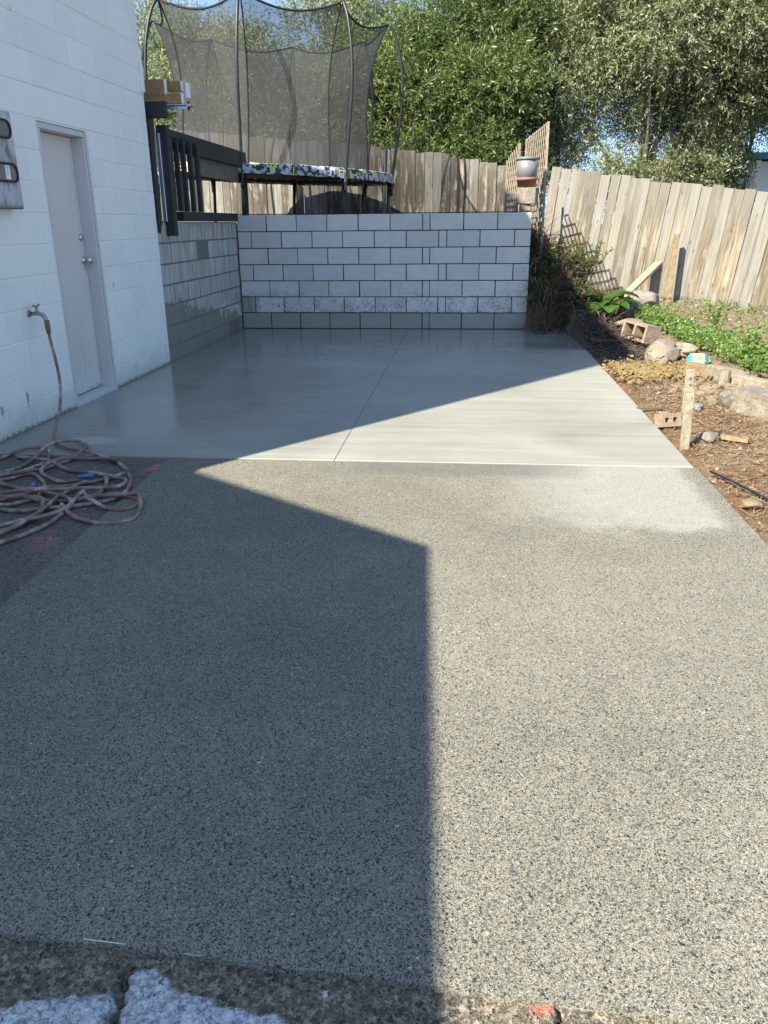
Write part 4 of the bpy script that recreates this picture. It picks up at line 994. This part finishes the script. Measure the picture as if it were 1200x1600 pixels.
tree('olive_tree', 'silvery olive tree glimpsed between the house corner and the net', -4.6, 6.8, 3.1, (1.0, 1.0, 1.25), 22, (.35, .55), 3000, 15, .085, .0095, 'olive', 1, .9)
tree('olive_tree', 'silver green tree behind the net beside the second pole', -2.9, 6.7, 3.4, (1.3, 1.2, 1.85), 44, (.3, .52), 6200, 15, .085, .0095, 'olive', 2, .9)
tree('olive_tree', 'lower silver green tree behind the middle of the net', -1.1, 6.5, 3.25, (1.3, 1.2, 1.65), 44, (.3, .52), 6200, 15, .085, .0095, 'olive', 3, .9)
tree('olive_tree', 'grey green tree behind the last net pole', .55, 6.4, 3.4, (1.2, 1.2, 2.0), 44, (.3, .52), 6400, 15, .085, .0095, 'olive', 4, .8)
tree('hedge_tree', 'bright green feathery tree right beside the trampoline net', 1.75, 5.6, 3.1, (1.05, .95, 2.2), 48, (.28, .48), 6200, 15, .095, .0105, 'willow', 5, .5)
tree('hedge_tree', 'dense dark green feathery tree over the rusty stake', 3.0, 5.9, 3.2, (1.1, 1.1, 2.4), 52, (.28, .48), 6600, 15, .095, .0105, 'willow', 6, .4)
tree('evergreen_tree', 'deep shaded evergreen tree behind the trellis', 3.65, 7.4, 3.7, (.75, 1.0, 2.7), 36, (.36, .55), 4600, 14, .10, .012, 'deep', 7, .4)
tree('large_olive_tree', 'big pale olive tree with visible trunk behind the pale fence', 6.2, 6.3, 4.4, (2.2, 1.9, 1.85), 90, (.30, .54), 12500, 15, .080, .0105, 'olive', 8, .0, .9, .5, .13, (-.1, .1), .45, zmin=2.8, top=-.3)
tree('large_olive_tree', 'tall olive tree over the neighbouring white house', 9.0, 6.0, 4.6, (1.9, 1.6, 2.1), 70, (.30, .55), 10000, 15, .080, .0105, 'olive', 9, .0, .9, .5, .12, (.1, .1), .45, zmin=3.1)
tree('large_olive_tree', 'upper olive crown behind the large trunked tree', 4.7, 8.0, 5.8, (1.4, 1.3, 1.4), 34, (.4, .65), 4200, 15, .085, .011, 'olive', 10, .1, .9, .4, .10, zmin=4.6)
tree('evergreen_tree', 'dark shaded tree hanging before the white house gable', 7.62, 7.0, 2.7, (.36, .4, 1.15), 20, (.2, .36), 2600, 14, .075, .010, 'deep', 11, -.3, .9, .6, .07)
tree('sapling', 'thin leafy branch hanging beside the trellis top', 4.75, 6.6, 2.75, (.38, .3, .55), 10, (.14, .26), 620, 13, .075, .010, 'olive', 14, .1, .9, .3, .02)
tree('sapling', 'leafy suckers between the trunked olive and the dark tree', 6.95, 6.0, 2.35, (.5, .3, .55), 14, (.14, .26), 1100, 13, .075, .010, 'olive', 15, .2, .9, .2, .03)
tree('sapling', 'hanging olive foliage right over the teal gutter of the white house', 8.15, 6.6, 3.32, (.7, .35, .26), 14, (.14, .26), 1300, 14, .075, .010, 'olive', 16, -.1, .9, .5, .03)
tree('sapling', 'low leafy suckers at the foot of the trunked olive', 5.75, 5.2, 1.9, (.6, .3, .32), 12, (.12, .22), 700, 13, .075, .010, 'olive', 12, .3, .9, .2, .03)

def plant_leaves(name, parent, stems, per, L, W, mat, seed):
    r = np.random.default_rng(seed); Ps = []; Ds = []
    for base, tip in stems:
        base, tip = np.array(base), np.array(tip); t = np.linspace(.25, 1, per)
        P = base+(tip-base)*t[:, None]; P[:, 2] += .06*np.sin(math.pi*t); Ps.append(P); Ds.append(np.repeat(unit((tip-base)[None]), per, 0))
    P = np.concatenate(Ps); D = np.concatenate(Ds); n = len(P); side = unit(np.cross(D, r.normal(size=(n, 3))))
    ld = unit(D*.5+side+r.normal(size=(n, 3))*.3); nn = unit(np.cross(ld, r.normal(size=(n, 3))))
    return link(name, fast_mesh(name, leaf_quads(P, ld, nn, L*r.uniform(.7, 1.3, n), W*r.uniform(.7, 1.2, n)), None), mat, parent)
def shrub(name, label, x, y, z, n, h, spread, per, L, W, mat, seed, group=None):
    t = thing(name, label, 'plant', (x, y, z), group); r = random.Random(seed); st = []
    for i in range(n):
        a = r.random()*6.283; q = spread*r.random()**.6; b = (q*.25*math.cos(a), q*.25*math.sin(a), 0); st.append((b, (q*math.cos(a), q*math.sin(a), h*r.uniform(.55, 1.05))))
    b = MB()
    for a, c in st: b.tube([a, (Vector(a)+Vector(c))/2+Vector((0, 0, .05)), c], [.006, .004, .002], 5)
    b.build('stem', M['twig'], t); plant_leaves('foliage', t, st, per, L, W, M[mat], seed); return t
shrub('nandina_shrub', 'bushy shrub with fine reddish green leaves beside the wall end', 4.02, .45, .55, 46, .55, .42, 26, .055, .012, 'nandina', 31)
shrub('nandina_shrub', 'arching fine leaved shrub before the trellis shadow on the fence', 4.42, .95, .45, 34, .55, .42, 24, .055, .012, 'nandina', 32)
shrub('nandina_shrub', 'small green shrub low against the block wall end', 3.85, .12, .50, 20, .32, .22, 16, .06, .014, 'deep', 33)
def broad(name, label, x, y, n, L, W, seed):
    t = thing(name, label, 'plant', (x, y, terrain(x, y))); r = random.Random(seed)
    for k in range(n):
        a = 6.283*k/n+r.uniform(-.3, .3); l = L*r.uniform(.7, 1.1); w = W*r.uniform(.8, 1.15); el = r.uniform(.35, 1.1); hgt = r.uniform(.08, .22); vs = []; nn = 8
        d = Vector((math.cos(a), math.sin(a), 0)); s = Vector((-math.sin(a), math.cos(a), 0)); p = Vector((0, 0, .0)); q0 = d*.05+Vector((0, 0, hgt))
        for i in range(nn+1):
            tt = i/nn; c = q0+d*(l*tt*math.cos(el*(1-tt*.9)))+Vector((0, 0, l*(math.sin(el)*tt-.75*tt*tt))); ww = w*(math.sin(math.pi*min(1, tt*.93+.05))**.8)*(1+.12*math.sin(i*3+k))
            vs += [c-s*ww+Vector((0, 0, .3*ww)), c, c+s*ww+Vector((0, 0, .3*ww))]
        b = MB(); b.add(vs, [(3*i+j, 3*i+j+1, 3*i+j+4, 3*i+j+3) for i in range(nn) for j in (0, 1)]); b.build('leaf', M['broad'], t, smooth=True)
        MB().tube([p, q0], [.007, .005], 5).build('stalk', M['weed'], t)
broad('broad_leaf_plant', 'glossy broad leaved plant growing beside the dark boulder', 4.62, -.05, 13, .38, .145, 5)
broad('broad_leaf_plant', 'smaller broad leaved plant on the mulch bank', 4.30, .25, 7, .24, .06, 6)
# weeds: a strip nobody could count
r = np.random.default_rng(77); n = 1350
tt = r.random(n); bx = 5.02+.40*tt+np.abs(r.normal(size=n))*.30*(0.35+tt); by = .1-3.9*tt+r.normal(size=n)*.15
st = []
for x, y in zip(bx, by):
    z = terrain(float(x), float(y)); h = .03+.15*r.random()**1.6; st.append(((x, y, z), (x+r.normal()*.05, y+r.normal()*.05, z+h)))
struct(plant_leaves('weed_strip', None, st, 11, .034, .010, M['weed'], 78), 'stuff')
st = []
for k in range(260):
    x, y = r.uniform(5.4, 8), r.uniform(-2, 2.3); z = terrain(x, y); st.append(((x, y, z), (x+r.normal()*.03, y+r.normal()*.03, z+.03+.09*r.random())))
struct(plant_leaves('sparse_weeds', None, st, 9, .04, .010, M['weed'], 79), 'stuff')
for k, (x, y, lab) in enumerate([(5.75, -.9, 'tall leafy weed rising above the weed strip near the yard soil'), (5.45, -3.0, 'taller weed standing behind the edging timbers')]):
    shrub('tall_weed', lab, x, y, terrain(x, y), 9, .34, .12, 14, .05, .013, 'weed', 90+k)
shrub('wall_weed', 'small weed growing out of the corner joint of the old block wall', .0, -2.70, 1.22, 8, .10, .07, 8, .025, .008, 'broad', 97)

# ---------------------------------------------------------------- neighbour's house
nh = thing('neighbour_house', 'white weatherboard house with teal gutter showing under the olive trees', 'house', (8, 8.2, 0)); NO = Vector((8, 8.2, 0))
def np_(b, name, mat, bevel=0):
    b.v = [tuple(Vector(v)-NO) for v in b.v]; return b.build(name, mat, nh, bevel)
np_(MB().mm(7.3, 8.83, 8.22, 14, -.3, 2.44), 'wall', M['clad'])
np_(MB().mm(8.80, 8.90, 8.16, 8.26, -.2, 2.44), 'corner_board', M['whitepaint'], .004)
np_(MB().mm(8.9, 14, 8.6, 14, -.3, 2.44), 'side_wall', M['clad'])
for k in range(13):
    z = .0+k*.185; R = Matrix.Rotation(rad(-5), 3, 'X')
    np_(MB().box((8.05, 8.19, z+.09), (1.5, .02, .20), R), 'weatherboard', M['clad'])
np_(MB().mm(7.12, 14, 8.0, 8.12, 2.45, 2.57), 'gutter', M['teal'], .006)
b = MB(); b.add([(7.1, 8.05, 2.58), (14, 8.05, 2.58), (14, 14.2, 2.58), (7.1, 14.2, 2.58), (8.6, 11.1, 2.78), (12.6, 11.1, 2.78)], [(0, 1, 5, 4), (1, 2, 5), (2, 3, 4, 5), (3, 0, 4), (3, 2, 1, 0)]); np_(b, 'roof', M['roof'])
